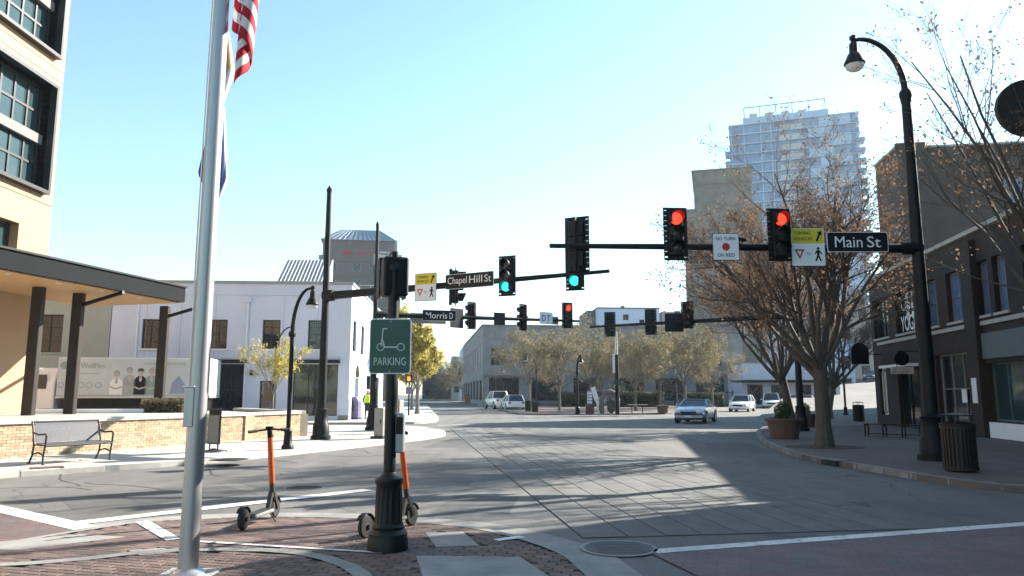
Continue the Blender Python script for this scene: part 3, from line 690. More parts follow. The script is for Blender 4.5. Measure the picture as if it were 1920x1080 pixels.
for a_, b_ in ((0, wx(216)), (wx(332), wx(370)), (wx(458), wx(482)), (wx(517), wx(544)), (wx(633), WW)): MB().box(a_+.01, b_-.01, -.03, -.004, .0, .28).build('plinth', 'concrete_d', wb_o)
for i_ in range(1, 7): MB().box(WW*i_/7-.008, WW*i_/7+.008, -.006, -.001, 3.65, 7.34).build('render_joint', 'greymetal', wb_o)
# arched fanlight above the side door, downpipes, awning strips, wall lamps, skylight
arch = MB(); arch.side([(2.4 + .85 + .85*math.cos(R(180*i/10)), 2.56 + .8*math.sin(R(180*i/10))) for i in range(11)], WW-.02, WW+.025); arch.build('fanlight', 'glass', wb_o)
for px in (455, 362, 246):
    x = wx(px); MB().tube([(x, -.07, .02), (x, -.07, 6.9)], .05, 8).build('downpipe', 'white', wb_o, smooth=True)
    MB().box(x-.14, x+.14, -.20, -.004, 6.9, 7.2).build('rain_head', 'whitewall', wb_o)
for a, b in ((368, 458), (542, 634)): MB().box(wx(a), wx(b), -.35, -.004, 3.32, 3.5).build('awning_strip', 'bmetal', wb_o)
for px in (468, 533): MB().box(wx(px)-.08, wx(px)+.08, -.16, -.004, 2.6, 2.9).build('wall_lamp', 'bmetal', wb_o)
sk = thing('roof_light', 'sloping ribbed metal roof light on the white building roof', 'roof light', tuple(Matrix.Translation(WL) @ Matrix.Rotation(wrz, 4, 'Z') @ Vector((wx(462), 5, WH-.4))), wrz)
x1 = (wx(556)-wx(462))*1.12
MB().side([(0, 0), (0, 1.0), (3.2, 3.35), (3.4, 3.35), (3.4, 0)], 0, x1).build('hood', 'greymetal', sk)
for i in range(14): MB().bar((x1*i/13, 0, 1.03), (x1*i/13, 3.2, 3.38), .04, .05).build('rib', 'white', sk)
mb = MB()
for i in range(7): mb.box(i*.7, i*.7+.03, 0, .03, 0, .9)
mb.box(0, 4.23, 0, .03, .86, .9); mb.box(0, 4.23, 0, .03, .45, .48)
rl = mb.build('roof_railing', 'steel', None, tuple(Matrix.Translation(WL) @ Matrix.Rotation(wrz, 4, 'Z') @ Vector((wx(560), 3.5, WH-.4))), wrz)
tag(rl, 'thin pale railing on the white building roof by the roof light', 'railing')
# ---------- grey green neighbour on its left
gb = box_building('grey_green_building', 'grey green stucco building seen under the canopy beside the white one', tuple(WL - wdir.normalized()*12.8), wrz, 12.75, 16, 7.2, 'greywall',
   {'front': [(8.6, 3.9, 1.5, 2.2, 2, 3, 'blackframe', 'glass', 'greywall'), (4, 3.9, 1.5, 2.2, 2, 3), (7.5, .3, 4, 2.6, 3, 1)]}, coping='greymetal')
# ---------- beige building at the left edge
BX, BY0, BY1 = -19.15, 4.0, 30.0
LB = BY1 - BY0; bz = .9
def bwz(px, py, y): return P(px, py, y).z - bz
w2a, w2b = bwz(72, 357, 29.2), bwz(88, 165, 29.2); hgt = w2b - w2a
w1a = bwz(95, 103, 29.2)
bo = [(LB-.75-6.4, w2a, 6.4, hgt, 8, 4, 'blackframe', 'glass_t'), (LB-.75-6.4, w1a, 6.4, hgt, 8, 4, 'blackframe', 'glass_t'), (LB-1.9-3.0, bwz(45, 480, 28.6), 3.0, bwz(48, 424, 28.6)-bwz(45, 480, 28.6), 4, 1, 'blackframe', 'glass_t'),
      (LB-16.5, w2a, 6.4, hgt, 8, 4, 'blackframe', 'glass_t'), (LB-16.5, w1a, 6.4, hgt, 8, 4, 'blackframe', 'glass_t'), (LB-4.6, .02, 2.0, 2.6, 2, 1)]
bb = box_building('beige_building', 'tall beige building with deep black framed windows at the left edge', (BX, BY0, bz), math.pi/2, LB, 22, 24, 'beige', {'front': bo}, thick=.45, coping='beige', win={'fw': .12, 'mw': .10})
for q in bo[:2]:   # projecting black surrounds and pale spandrels
    x0, z0, w_, h_ = q[:4]; mb = MB()
    mb.box(x0-.14, x0, -.28, .34, z0-.14, z0+h_+.14); mb.box(x0+w_, x0+w_+.14, -.28, .34, z0-.14, z0+h_+.14); mb.box(x0, x0+w_, -.28, .34, z0-.14, z0); mb.box(x0, x0+w_, -.28, .34, z0+h_, z0+h_+.14)
    mb.build('window_surround', 'blackframe', bb)
    MB().box(x0+.02, x0+w_-.02, .16, .33, z0+h_*.44, z0+h_*.53).build('spandrel', 'deck', bb)
for z in [w2a-.5, w2b+.5, w1a-.5, w1a+hgt+.5, 4.6]: MB().box(0, LB, -.006, -.001, z, z+.035).build('panel_joint', 'brnmetal', bb)
for x in (LB-7.6, LB-9.6, LB-17.2): MB().box(x, x+.03, -.0065, -.001, .02, 23.9).build('panel_joint', 'brnmetal', bb)
MB().box(LB-.42, LB-.30, -.22, -.004, 1.75, 2.15).build('wall_lamp', 'bmetal', bb)
# ---------- podium, brick retaining wall
wa = G(0, 861, .12); wb2 = G(562, 818, .12); wd_ = Vector((wb2.x-wa.x, wb2.y-wa.y, 0)).normalized(); wn_ = Vector((-wd_.y, wd_.x, 0))
w0 = wa - wd_*9; turn = Vector((-12.3, 33.2, 0))
pod = struct(MB().prism([(p.x, p.y) for p in (w0 + wn_*.3, wb2 + wn_*.3 - wd_*.25, turn + Vector((-.2, 0, 0)))] + [(-24, 34.4), (-45, 33.8), (-45, 0)], .1, .9).build('podium', 'concrete'))
rw = thing('retaining_wall', 'low tan brick retaining wall with pale stone cap behind the bench', 'wall', (w0.x, w0.y, .12), math.atan2(wd_.y, wd_.x))
Lw = (Vector((wb2.x, wb2.y, 0)) - Vector((w0.x, w0.y, 0))).length; HW = .80
MB().box(0, Lw, .012, .3, 0, HW).build('core', 'mortar', rw)
mb = MB(); nb = int(Lw/.205)
for j in range(11):
    for i in range(-1, nb+1):
        x0 = i*.205 + (.1025 if j % 2 else 0); x1_ = min(x0+.195, Lw); x0 = max(x0, 0)
        if x1_ - x0 < .03: continue
        mb.box(x0, x1_, random.uniform(-.002, .003), .05, j*.0727, j*.0727+.064)
tag(mb.build('brick_courses', 'wallbrick', rw, recalc=False), kind='stuff')
cc = int(Lw/1.8)
for i in range(cc): MB().box(i*Lw/cc+.004, (i+1)*Lw/cc-.004, -.06, .36, HW+.002, HW+.11).build('cap_stone', 'kerb', rw, bevel=.012)
for i in (0,):   # pier shadowed slot near the end
    MB().box(Lw-2.75, Lw-2.35, -.05, .0, 0, HW).build('pier', 'wallbrick', rw)
ret = thing('return_wall', 'short return of the tan brick wall beside the black street lamp', 'wall', (wb2.x, wb2.y, .12), math.atan2(turn.y-wb2.y, turn.x-wb2.x))
Lr = (turn - Vector((wb2.x, wb2.y, 0))).length
MB().box(.02, Lr, -.3, -.012, 0, HW).build('core', 'mortar', ret)
mb = MB()
for j in range(11):
    for i in range(int(Lr/.205)):
        x0 = i*.205 + (.1025 if j % 2 else 0); mb.box(x0+.01, x0+.2, -.05, random.uniform(-.002, .003), j*.0727, j*.0727+.064)
tag(mb.build('brick_courses', 'wallbrick', ret, recalc=False), kind='stuff')
MB().box(.37, Lr, -.36, .06, HW+.003, HW+.112).build('cap_stone', 'kerb', ret, bevel=.012)
# low planter box with shrubs on the podium
# ---------- canopy
cA = P(0, 463, 22.4); cB = P(348, 541, 31.2); ce = (cB - cA); ce.z = 0; ce.normalize(); cz = (cA.z + cB.z)/2
cC = cA - ce*12
can = thing('canopy', 'dark steel entrance canopy with wooden soffit on black columns', 'canopy', (0, 0, .9))
poly = [(cC.x, cC.y), (cB.x, cB.y), (cB.x-6.5, cB.y+1.2), (BX-.01, BY1+.8), (BX+.02, cC.y)]
poly = [(cC.x, cC.y), (cB.x, cB.y), (BX+.02, BY1+2.6), (BX+.02, cC.y)]
zc = cz - .9
MB().prism(poly, zc-.62, zc).build('roof', 'canopy', can)
ins = [(cC.x-.15, cC.y), (cB.x-.2, cB.y-.1), (BX+.1, BY1+2.4), (BX+.1, cC.y)]
MB().prism(ins, zc-.66, zc-.624).build('soffit', 'wood', can)
mb = MB(); q = [(p[0]+(.06 if i < 2 else 0), p[1]) for i, p in enumerate(poly)]; MB().prism([(cC.x-.3, cC.y), (cC.x+.08, cC.y), (cB.x+.08, cB.y+.05), (cB.x-.3, cB.y)], zc+.003, zc+.07).build('drip_edge', 'bmetal', can)
colpx = ((52, 779), (130, 776.5), (297, 771.5)); cps = []
for px, py in colpx:
    p = G(px, py, .9); cps.append(p)
    MB().box(p.x-.19, p.x+.19, p.y-.13, p.y+.13, .0, zc-.665).build('column', 'brnmetal', can, bevel=.02)
for p in cps[1:]: MB().bar((p.x, p.y, zc-1.15), (p.x+2.0, p.y-.6, zc-.70), .10, .12).build('bracket', 'bmetal', can)
for i in range(4): MB().lathe([(.09, 0), (.09, .02)], 12, (cps[0].x+.9+.4*i, cps[0].y+2*i-3, zc-.682)).build('downlight', 'lampglass', can)
# ---------- right hand two storey brick building
RF = Vector((18.75, 38.5, .12)); RN = Vector((15.75, 19.6, .12)); rd = RN - RF; RWd = rd.length; rrz = math.atan2(rd.y, rd.x)
def rx(px): return (on_line(RF, RN, px) - RF).length
up = [(rx(1641), rx(1680)), (rx(1695), rx(1733)), (rx(1753), rx(1778)), (rx(1797), rx(1826)), (rx(1857), rx(1880)), (rx(1890), rx(1916)), (rx(1950), rx(1985)), (rx(2010), rx(2050))]
ro = [(a, 4.3, b-a, 1.95, 2, 2, 'greymetal' if i > 1 else 'blackframe', 'glass_b' if i > 1 else 'glass', 'stone') for i, (a, b) in enumerate(up)]
ro += [(rx(1638), .5, rx(1668)-rx(1638), 2.3, 3, 1, 'white', 'glass'), (rx(1690), .03, rx(1737)-rx(1690), 2.6, 3, 1, 'brnmetal', 'glass'),
       (rx(1765), .35, rx(1831)-rx(1765), 2.75, 3, 2, 'greymetal', 'glass'), (rx(1862), .6, rx(1990)-rx(1862), 2.0, 4, 1, 'mint', 'glass_t')]
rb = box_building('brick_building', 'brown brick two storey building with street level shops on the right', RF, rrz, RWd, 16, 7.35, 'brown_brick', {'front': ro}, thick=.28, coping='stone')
MB().box(rx(1636), rx(2060), -.06, -.004, 3.95, 4.1).build('string_course', 'stone', rb)
MB().box(rx(1862), rx(2000), -.10, -.004, 2.75, 3.65).build('shop_sign_board', 'mint', rb)
MB().box(rx(1862), rx(2000), -.08, -.004, .02, .55).build('stall_riser', 'white', rb)
for a, b in ((1838, 1860), (1741, 1757)): MB().box(rx(a), rx(b), -.22, -.004, 0, 7.1).build('pilaster', 'brown_brick', rb)
MB().box(rx(1690)-.2, rx(1737)+.3, -.75, -.004, 2.72, 2.84).build('door_canopy', 'white', rb)
for k, (a, b) in enumerate(((1640, 1648), (1650, 1657), (1659, 1666))): MB().box(rx(a), rx(b), .13, .15, .65, 2.6).build('poster', 'poster', rb)
MB().box(rx(1803), rx(1812), .13, .15, 1.2, 1.7).build('notice', 'signwhite', rb)
MB().box(rx(1845)-.05, rx(1853), -.245, -.224, 1.2, 2.1).build('notice', 'signwhite', rb)
text('USE', (rx(1731)-rx(1697))*.8, .6, 'signwhite', rb, ((rx(1697)+rx(1731))/2, .14, 5.65), bold=.01)
text('YOGA', (rx(1731)-rx(1697))*.93, .72, 'signwhite', rb, ((rx(1697)+rx(1731))/2, .14, 4.75), bold=.01)
text('SHOP', .9, .35, 'stone', rb, (rx(1722), -.05, 3.3)) if False else None
# ---------- tall neighbour nearer than the frame, whose shade falls over the foreground
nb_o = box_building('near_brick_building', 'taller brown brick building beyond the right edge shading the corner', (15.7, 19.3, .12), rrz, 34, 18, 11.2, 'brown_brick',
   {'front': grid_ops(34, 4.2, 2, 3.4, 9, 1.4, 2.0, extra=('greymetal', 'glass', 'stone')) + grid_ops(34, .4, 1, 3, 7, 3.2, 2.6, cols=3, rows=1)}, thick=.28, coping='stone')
# ---------- tall plain brick block behind
tb = box_building('brick_block', 'tall plain brown brick block rising behind the shops at right', (32.5, 60.5, .12), R(-8.5), 30, 5, 22.1, 'block_brick',
   {'front': [(8.3 + 3.6*i, 17.2 - 4*j, 1.5, 2.0, 1, 2, 'greymetal', 'glass_b', 'stone') for i in range(5) for j in range(3)]}, coping='stone')
for x in (0, 1.5): MB().box(x, x+.8, -.35, -.004, 0, 22.5).build('pilaster', 'block_brick', tb)
# ---------- hotel with hipped metal roof
HX0, HX1 = P(604, 500, 150).x, P(738, 500, 150).x; HWd = HX1-HX0; hz = P(680, 450, 150).z
hops = []
for j in range(9):
    z = hz - 6.6 - j*3.3
    if z < 1: break
    hops += [(.8, z, 2.0, 1.8, 1, 1), (6.2, z, 1.6, 1.8, 1, 1), (9.6, z, 1.6, 1.8, 1, 1), (12.0, z, 2.4, 1.8, 1, 1)]
ht = box_building('hotel', 'mauve stone hotel block with blue grey hipped roof behind the white building', (HX0, 150, .12), R(9), HWd, 18, hz, 'mauve_stone', {'front': hops}, win={'fm': 'greymetal'})
mb = MB(); e = .5; x0, x1_ = -e, HWd+e
b4 = [(x0, -e, hz+.01), (x1_, -e, hz+.01), (x1_, 18+e, hz+.01), (x0, 18+e, hz+.01)]; t4 = [(3.2, 3, hz+2.9), (HWd-3.2, 3, hz+2.9), (HWd-3.2, 15, hz+2.9), (3.2, 15, hz+2.9)]
for i in range(4): mb.quad(b4[i], b4[(i+1) % 4], t4[(i+1) % 4], t4[i])
mb.quad(*t4); mb.quad(*b4); rf = mb.build('hip_roof', 'roofmetal', ht)
for i in range(15):
    x = 3.4 + (HWd-6.8)*i/14; xb = (HWd)*i/14
    MB().bar((xb, -e, hz+.06), (x, 3, hz+2.96), .06, .08).build('seam', 'roofmetal', rf)
for j in range(8): MB().box(-.1, HWd+.1, -.12, -.004, hz-4.55-3.3*j, hz-4.3-3.3*j).build('band', 'mauve_stone', ht)
MB().box(HWd*.72, HWd+1.3, -1.2, 9, 0, hz-3.2).build('side_wing', 'mauve_stone', ht)
MB().box(HWd*.71, HWd+1.45, -1.35, 9.1, hz-5.2, hz-3.0).build('wing_parapet', 'pinkstone', ht)
for j in range(6): MB().box(HWd*.78, HWd+.9, -1.24, -1.2, hz-8-3.3*j, hz-6.2-3.3*j).build('wing_window', 'glass', ht)
MB().box(-1.2, -.004, 4, 12, 0, hz-2.5).build('side_wing', 'roofmetal', ht)
mb = MB(); mb.plate([(3.9, hz-2.9), (5.6, hz-2.9), (4.8, hz-1.9)], -.2, -.004); mb.plate([(4.9, hz-2.9), (6.2, hz-2.9), (5.6, hz-2.2)], -.22, -.01); mb.build('roof_sign_mark', 'signred', ht)
mb = MB()
for i in range(8): mb.box(7+i*.62, 7+i*.62+.42, -.12, -.004, hz-2.75, hz-2.3)
mb.build('roof_sign_letters', 'signred', ht)
# ---------- grey stone building beyond the plaza trees
mo = {'front': grid_ops(34, 5.2, 1, 3, 9, 1.7, 2.4, extra=('greymetal', 'glass')) + grid_ops(34, .6, 1, 3, 6, 4, 3.0, cols=4, rows=1),
      'left': grid_ops(45, 5.0, 1, 4, 9, 2.2, 3.2, cols=2, extra=('white', 'glass')) + grid_ops(45, .6, 1, 3, 7, 4.5, 2.8, cols=3, rows=1)}
gs = box_building('grey_stone_building', 'long grey stone building behind the plaza trees', (P(905, 700, 98).x, 98, .12), R(7), 36, 45, P(905, 612, 98).z, 'grey_brick', mo, coping='grey_brick')
MB().box(.0, 9, -.6, -.004, 3.9, 4.4).build('cornice', 'grey_brick', gs)
ph = box_building('white_rooftop_block', 'white rooftop block with small square window above the trees', (P(1121, 600, 116).x, 116, 0), R(3), P(1238, 600, 116).x-P(1121, 600, 116).x, 10, P(1180, 578, 116).z, 'whitewall',
   {'front': [(4.0, P(1180, 600, 116).z, .9, .9, 1, 1), (6.6, P(1180, 607, 116).z, .8, .7, 1, 1)]}, coping='bmetal')
w1 = box_building('grey_side_block', 'grey block adjoining the white rooftop block on its left', (P(1101, 600, 118).x, 118, 0), R(3), 1.6, 9, P(1110, 582, 118).z, 'mauve_stone', {})
w2 = box_building('pale_block', 'pale low block left of the tan tower', (P(1242, 600, 119).x, 119, 0), R(3), 5.2, 9, P(1260, 584, 119).z, 'pinkstone', {'front': [(2, P(1260, 592, 119).z, 1, .8, 1, 1)]})
MB().box(4.4, 4.9, 3, 3.5, w1.location.z + P(1180, 578, 116).z, P(1180, 568, 116).z).build('vent_pipe', 'greymetal', ph)
# ---------- houses closing the far street
b1 = box_building('blue_glass_office', 'small office with blue glazing far down the left street', (P(866, 700, 175).x, 175, 0), R(6), 7.2, 20, P(880, 651, 175).z, 'towerpanel',
   {'front': grid_ops(7.2, 2.5, 2, 4.2, 2, 2.8, 2.4, cols=3, extra=('white', 'glass_b')), 'left': grid_ops(20, 2.5, 2, 4.2, 4, 3, 2.4, cols=2, extra=('white', 'glass_b'))})
b2 = box_building('far_white_house', 'plain pale block farthest down the left street', (P(846, 700, 205).x, 205, 0), R(5), 6, 14, P(856, 668, 205).z, 'pinkstone', {'front': grid_ops(6, 2, 2, 4, 2, 1.4, 1.8)})
b3 = box_building('far_brick_house', 'dark red brick house closing the end of the left street', (P(792, 700, 225).x, 225, 0), 0, 14, 14, P(830, 703, 225).z, 'brown_brick', {'front': grid_ops(14, 1, 2, 3.4, 4, 1.6, 1.9)}, coping='signred')
# ---------- tan tower and its base wing
tz = P(1350, 322, 132).z; tx0, tx1 = P(1303, 420, 132).x, P(1407, 420, 132).x
tt = box_building('tan_tower', 'plain tan masonry tower behind the big bare tree', (tx0, 132, 0), R(-15), tx1-tx0, 16, tz, 'tan_brick',
   {'front': [(3 + 2.6*i, tz-14-4.6*j, 1.3, 2.0, 1, 2, 'greymetal', 'glass') for i in range(2) for j in range(5)]}, coping='tan_brick', cw=.3)
MB().box(-.15, tx1-tx0+.15, -.25, -.004, tz-2.6, tz-2.2).build('band', 'tan_brick', tt)
tw = box_building('tan_tower_wing', 'lower mauve wing at the left foot of the tan tower', (P(1285, 500, 126).x, 126, 0), R(-14), 13, 2.5, P(1290, 398, 128).z, 'tan_brick', {'front': [(1+3*i, 8+4*j, 1.2, 1.8, 1, 1) for i in range(4) for j in range(6)]})
# ---------- blue glass tower
gz = P(1485, 236, 262).z; gx0, gx1 = P(1370, 420, 262).x, P(1602, 420, 262).x; GW = gx1-gx0
gt = thing('glass_tower', 'pale blue glass apartment tower with balconies rising far behind', 'building', (gx0, 262, 0), R(-19))
MB().box(1.2, GW-1.4, .8, 26, 0, gz).build('core', 'glass_b', gt)
nf = 27; fh = gz/nf
for j in range(nf):
    z = j*fh; jx = random.uniform(0, 1)
    MB().box(.6, GW-.2, -.1, 26.3, z+fh-.42, z+fh-.02).build('floor_slab', 'towerpanel', gt)
    if j > 8:
        MB().box(GW-3.2, GW+1.0 - (1.6 if j > nf-3 else 0), -.9, 4, z+fh*.02, z+fh*.36).build('balcony', 'glass_b', gt)
        for xx in (1.4, GW*.13, GW*.26, GW*.34):
            MB().box(xx, xx+.28, .3, .79, z, z+fh-.43).build('mullion', 'towerpanel', gt)
        MB().box(GW*.40, GW*.58, .35, .79, z+.05, z+fh*.5).build('terrace_panel', 'towerconc', gt)
        if j % 2: MB().box(GW*.62, GW*.80, .45, .79, z+.05, z+fh-.43).build('panel', 'towerpanel', gt)
        else: MB().box(GW*.70, GW*.93, .45, .79, z+.05, z+fh-.43).build('panel', 'towerpanel', gt)
        if j < nf-2: MB().box(-.9, 3, .2, 6, z+fh*.02, z+fh*.34).build('balcony', 'glass_b', gt)
pz = P(1485, 222, 262).z
MB().box(GW*.13, GW*.78, 2, 20, gz+.01, pz).build('penthouse', 'towerpanel', gt)
sz = P(1485, 202, 262).z; mb = MB()
fx0, fx1 = GW*.14, GW*.76
for i in range(6): x = fx0 + (fx1-fx0)*i/5; mb.box(x-.12, x+.12, 2.2, 2.5, pz, sz)
mb.box(fx0, fx1, 2.15, 2.45, sz-.3, sz); mb.box(fx0, fx0+.2, 2.5, 18, sz-.3, sz); mb.box(fx1-.2, fx1, 2.5, 18, sz-.3, sz); mb.build('roof_screen', 'greymetal', gt)
for i in range(4): MB().box(fx0+1.8+i*5.6, fx0+4.6+i*5.6, 5, 9, pz+.01, pz+2.6-.2*i).build('chiller', 'towerconc', gt, bevel=.3)
# ---------- low shops beyond the right street
ls = box_building('low_shop_row', 'low pale shop row with grey roof beyond the silver car', (P(1392, 700, 92).x, 92, .05), R(-6), 11.5, 10, P(1440, 682, 92).z, 'whitewall', {'front': grid_ops(11.5, .3, 1, 3, 4, 1.9, 2.4, cols=2, rows=2)}, coping='greymetal')
MB().box(-1.5, 11.8, -1.3, -.004, 2.95, 3.25).build('awning', 'bmetal', ls)
lr = box_building('cream_building', 'cream building up the hill between tree trunk and shops', (P(1572, 650, 128).x, 128, 3), R(-12), 14, 12, 14, 'pinkstone', {'front': grid_ops(14, 1.5, 4, 3.2, 5, 1.3, 1.9)})
lg = box_building('grey_hill_building', 'pale grey block up the hill seen beside the big tree trunk', (P(1505, 650, 115).x, 115, 1), R(-8), 7.5, 12, 9, 'towerpanel', {'front': grid_ops(7.5, 1, 2, 3.4, 3, 1.4, 2.0)})

# ============================================================ SIGNALS, SIGNS, LAMPS
def head_meshes():
    h = {}
    mb = MB()
    for k in range(3): mb.box(-.17, .17, .0, .20, -.535+.36*k, -.535+.352*(k+1)+.004*k)
    h['housing'] = mb.mesh('housing', 'bmetal', bevel=.015)
    mb = MB()     # backplate with louvred side edges
    mb.box(-.205, .205, .085, .095, -.64, .64); mb.box(-.29, .29, .085, .095, .58, .645); mb.box(-.29, .29, .085, .095, -.645, -.58)
    for s in (-1, 1):
        mb.box(*sorted((s*.272, s*.29)), .085, .095, -.58, .58)
        for i in range(9): z = -.55 + i*.125; mb.box(*sorted((s*.205, s*.272)), .082, .098, z, z+(.125 if s > 0 else .116))
    h['backplate'] = mb.mesh('backplate', 'bmetal', recalc=True)
    mb = MB(); n = 14
    vs = []; fs = []
    for i in range(n+1):
        t = R(-40 + 260*i/n); c, s = math.cos(t), math.sin(t)
        ln = .12 + .14*max(0, s*.5+.5)
        for r_, y in ((.158, 0), (.158, -ln), (.146, -ln), (.146, 0)): vs.append((r_*c, y, r_*s))
    for i in range(n):
        for k in range(4): fs.append((i*4+k, i*4+(k+1) % 4, (i+1)*4+(k+1) % 4, (i+1)*4+k))
    mb.add(vs, fs); h['visor'] = mb.mesh('visor', 'bmetal', smooth=True)
    for nm, mt in (('off', 'lens_off'), ('red', 'red_on'), ('green', 'green_on')):
        mb = MB(); mb.lathe([(.145, 0), (.145, -.01), (.11, -.03), (.05, -.042), (.005, -.045)], 20, axis='y'); h[nm] = mb.mesh('lens', mt, smooth=True)
    h['bracket'] = MB().box(-.03, .03, .2, .3, -.6, .6).box(-.05, .05, .2, .36, -.06, .06).mesh('bracket', 'bmetal')
    return h
HM = head_meshes()
def signal(p, rz, lit, label, group='traffic signal heads on the mast arms', sc_=1.0):
    o = thing('traffic_signal', label, 'traffic signal', tuple(p), rz, group); o.scale = (sc_,)*3
    put('housing', HM['housing'], o); put('backplate', HM['backplate'], o); put('bracket', HM['bracket'], o)
    for k, nm in enumerate(('green', 'yellow', 'red')):
        z = -.357 + .357*k
        ln = put('lens', HM[nm if lit == nm else 'off'], o, (0, -.002, z))
        put('visor', HM['visor'], o, (0, -.004, z))
        if lit == nm: ln['label'] = 'lit %s lens' % nm
    return o
def pole_lathe(mb, x, y, z0, prof, n=16): mb.lathe([(r_, z0+z) for r_, z in prof], n, (x, y, 0))
def mast(name, label, base, H_, arm_z, end, r0=.14, r1=.085, arm_r=(.10, .05), mat='bmetal', z0=.12, armlabel=None):
    o = thing(name, label, 'signal mast', (base.x, base.y, z0))
    MB().tube([(0, 0, .1), (0, 0, H_*.5), (0, 0, H_-.15)], [r0, (r0+r1)/2, r1], 16).build('pole', mat, o, smooth=True)
    mb = MB(); mb.lathe([(r0*2.1, 0), (r0*2.1, .12), (r0*1.75, .16), (r0*1.7, .5), (r0*1.45, .56), (r0*1.3, .95), (r0*1.45, 1.0), (r0*1.02, 1.06)], 20); mb.build('base', mat, o, smooth=True)
    mb = MB(); mb.lathe([(r1*1.15, H_-.15), (r1*1.2, H_-.06), (r1*.5, H_+.02), (.03, H_+.07)], 16); mb.build('cap', mat, o, smooth=True)
    e = Vector(end) - Vector((base.x, base.y, z0)); s = Vector((0, 0, arm_z)); d = (e-s)
    MB().tube([s, s + d*.5, e], [arm_r[0], sum(arm_r)/2, arm_r[1]], 12).build('arm', mat, o, smooth=True)
    MB().tube([s + d*.02 - d.normalized()*.25, s + d.normalized()*.35], arm_r[0]*1.35, 12).build('arm_flange', mat, o, smooth=True)
    MB().tube([e, e + d.normalized()*.05], [arm_r[1]*1.25, arm_r[1]*.7], 12).build('arm_cap', mat, o, smooth=True)
    return o
def plate_sign(name, label, p, rz, w_, h_, mat='signwhite', cat='sign', border=None, back='steel', r=.03, thick=.006, group=None):
    o = thing(name, label, cat, tuple(p), rz, group)
    mb = MB(); mb.plate(rrect(w_, h_, r), 0, thick); mb.build('panel', mat, o)
    if border:
        mb = MB(); mb.plate(rrect(w_+.03, h_+.03, r), thick+.001, thick+.012); mb.build('rim', border, o)
    return o
# ---- mast on the right, arm across the road with the name plate
rbp = G(1752, 863, .12)
rz_arm = P(1720, 466, rbp.y).z
end1 = P(1034, 461, rbp.y-.15)
m1 = mast('signal_mast', 'black signal mast on the right pavement with long arm and curved lamp', rbp, 8.9, rz_arm-.12, end1, r0=.17, r1=.11, arm_r=(.115, .055))
top = P(1697, 172, rbp.y); tip = P(1600, 85, rbp.y)
lamp_pts = []
z_s = top.z - .12
xs_ = tip.x - rbp.x; hh_ = tip.z - .12 + .12 - z_s
for i in range(13):
    t = i/12*math.pi/2*1.12
    lamp_pts.append((xs_*(1-math.cos(t))/(1-math.cos(math.pi/2*1.12)), 0, z_s + hh_*1.03*math.sin(t)))
MB().tube([(0, 0, 8.6)] + lamp_pts, [.09] + [.085 - .003*i for i in range(13)], 12).build('lamp_arm', 'bmetal', m1, smooth=True)
MB().lathe([(.13, z_s-.2), (.15, z_s-.12), (.15, z_s-.02), (.1, z_s+.06)], 16).build('collar', 'bmetal', m1, smooth=True)
lx, lz = lamp_pts[-1][0], lamp_pts[-1][2]
def lamp_head(parent, x, z, s=1.0):
    MB().lathe([(.05*s, z+.06*s), (.06*s, z-.06*s), (.10*s, z-.10*s), (.11*s, z-.34*s), (.15*s, z-.38*s), (.26*s, z-.62*s), (.24*s, z-.66*s)], 18, (x, 0, 0)).build('lamp_housing', 'bmetal', parent, smooth=True)
    MB().lathe([(.225*s, z-.665*s), (.21*s, z-.74*s), (.14*s, z-.80*s), (.02*s, z-.82*s)], 18, (x, 0, 0)).build('lamp_globe', 'lampglass', parent, smooth=True)
    MB().lathe([(.02*s, z-.02), (.085*s, z+.02*s), (.085*s, z+.1*s), (.02*s, z+.15*s)], 12, (x, 0, 0)).build('finial', 'bmetal', parent, smooth=True)
lamp_head(m1, lx, lz)
armA = Vector((rbp.x, rbp.y, rz_arm)); armB = Vector(end1)
def on_arm(A, B, px, up=0., fwd=.0, n=Vector((0, -1, 0))): return on_line(A, B, px) + Vector((0, 0, up)) + n*fwd
signal(on_arm(armA, armB, 1264, .27, .30), R(4), 'red', 'traffic signal showing red, left of the two red ones on the near right arm')
signal(on_arm(armA, armB, 1457, .27, .30), R(6), 'red', 'traffic signal showing red beside the yellow turning sign')
signal(on_arm(armA, armB, 1087, .08, -.33), R(180-24), 'off', 'large traffic signal seen from behind near the tip of the near right arm', sc_=1.08)
# camera on a bracket above that arm
o = thing('detector_camera', 'small detection camera on the near right arm beside the no turn sign', 'camera', tuple(on_arm(armA, armB, 1392, .1)), 0)
MB().tube([(0, 0, 0), (0, 0, .06)], .02, 8).build('stalk', 'bmetal', o); MB().box(-.16, .08, -.05, .05, .05, .13, Matrix.Rotation(R(14), 4, 'Y')).build('body', 'bmetal', o, bevel=.015)
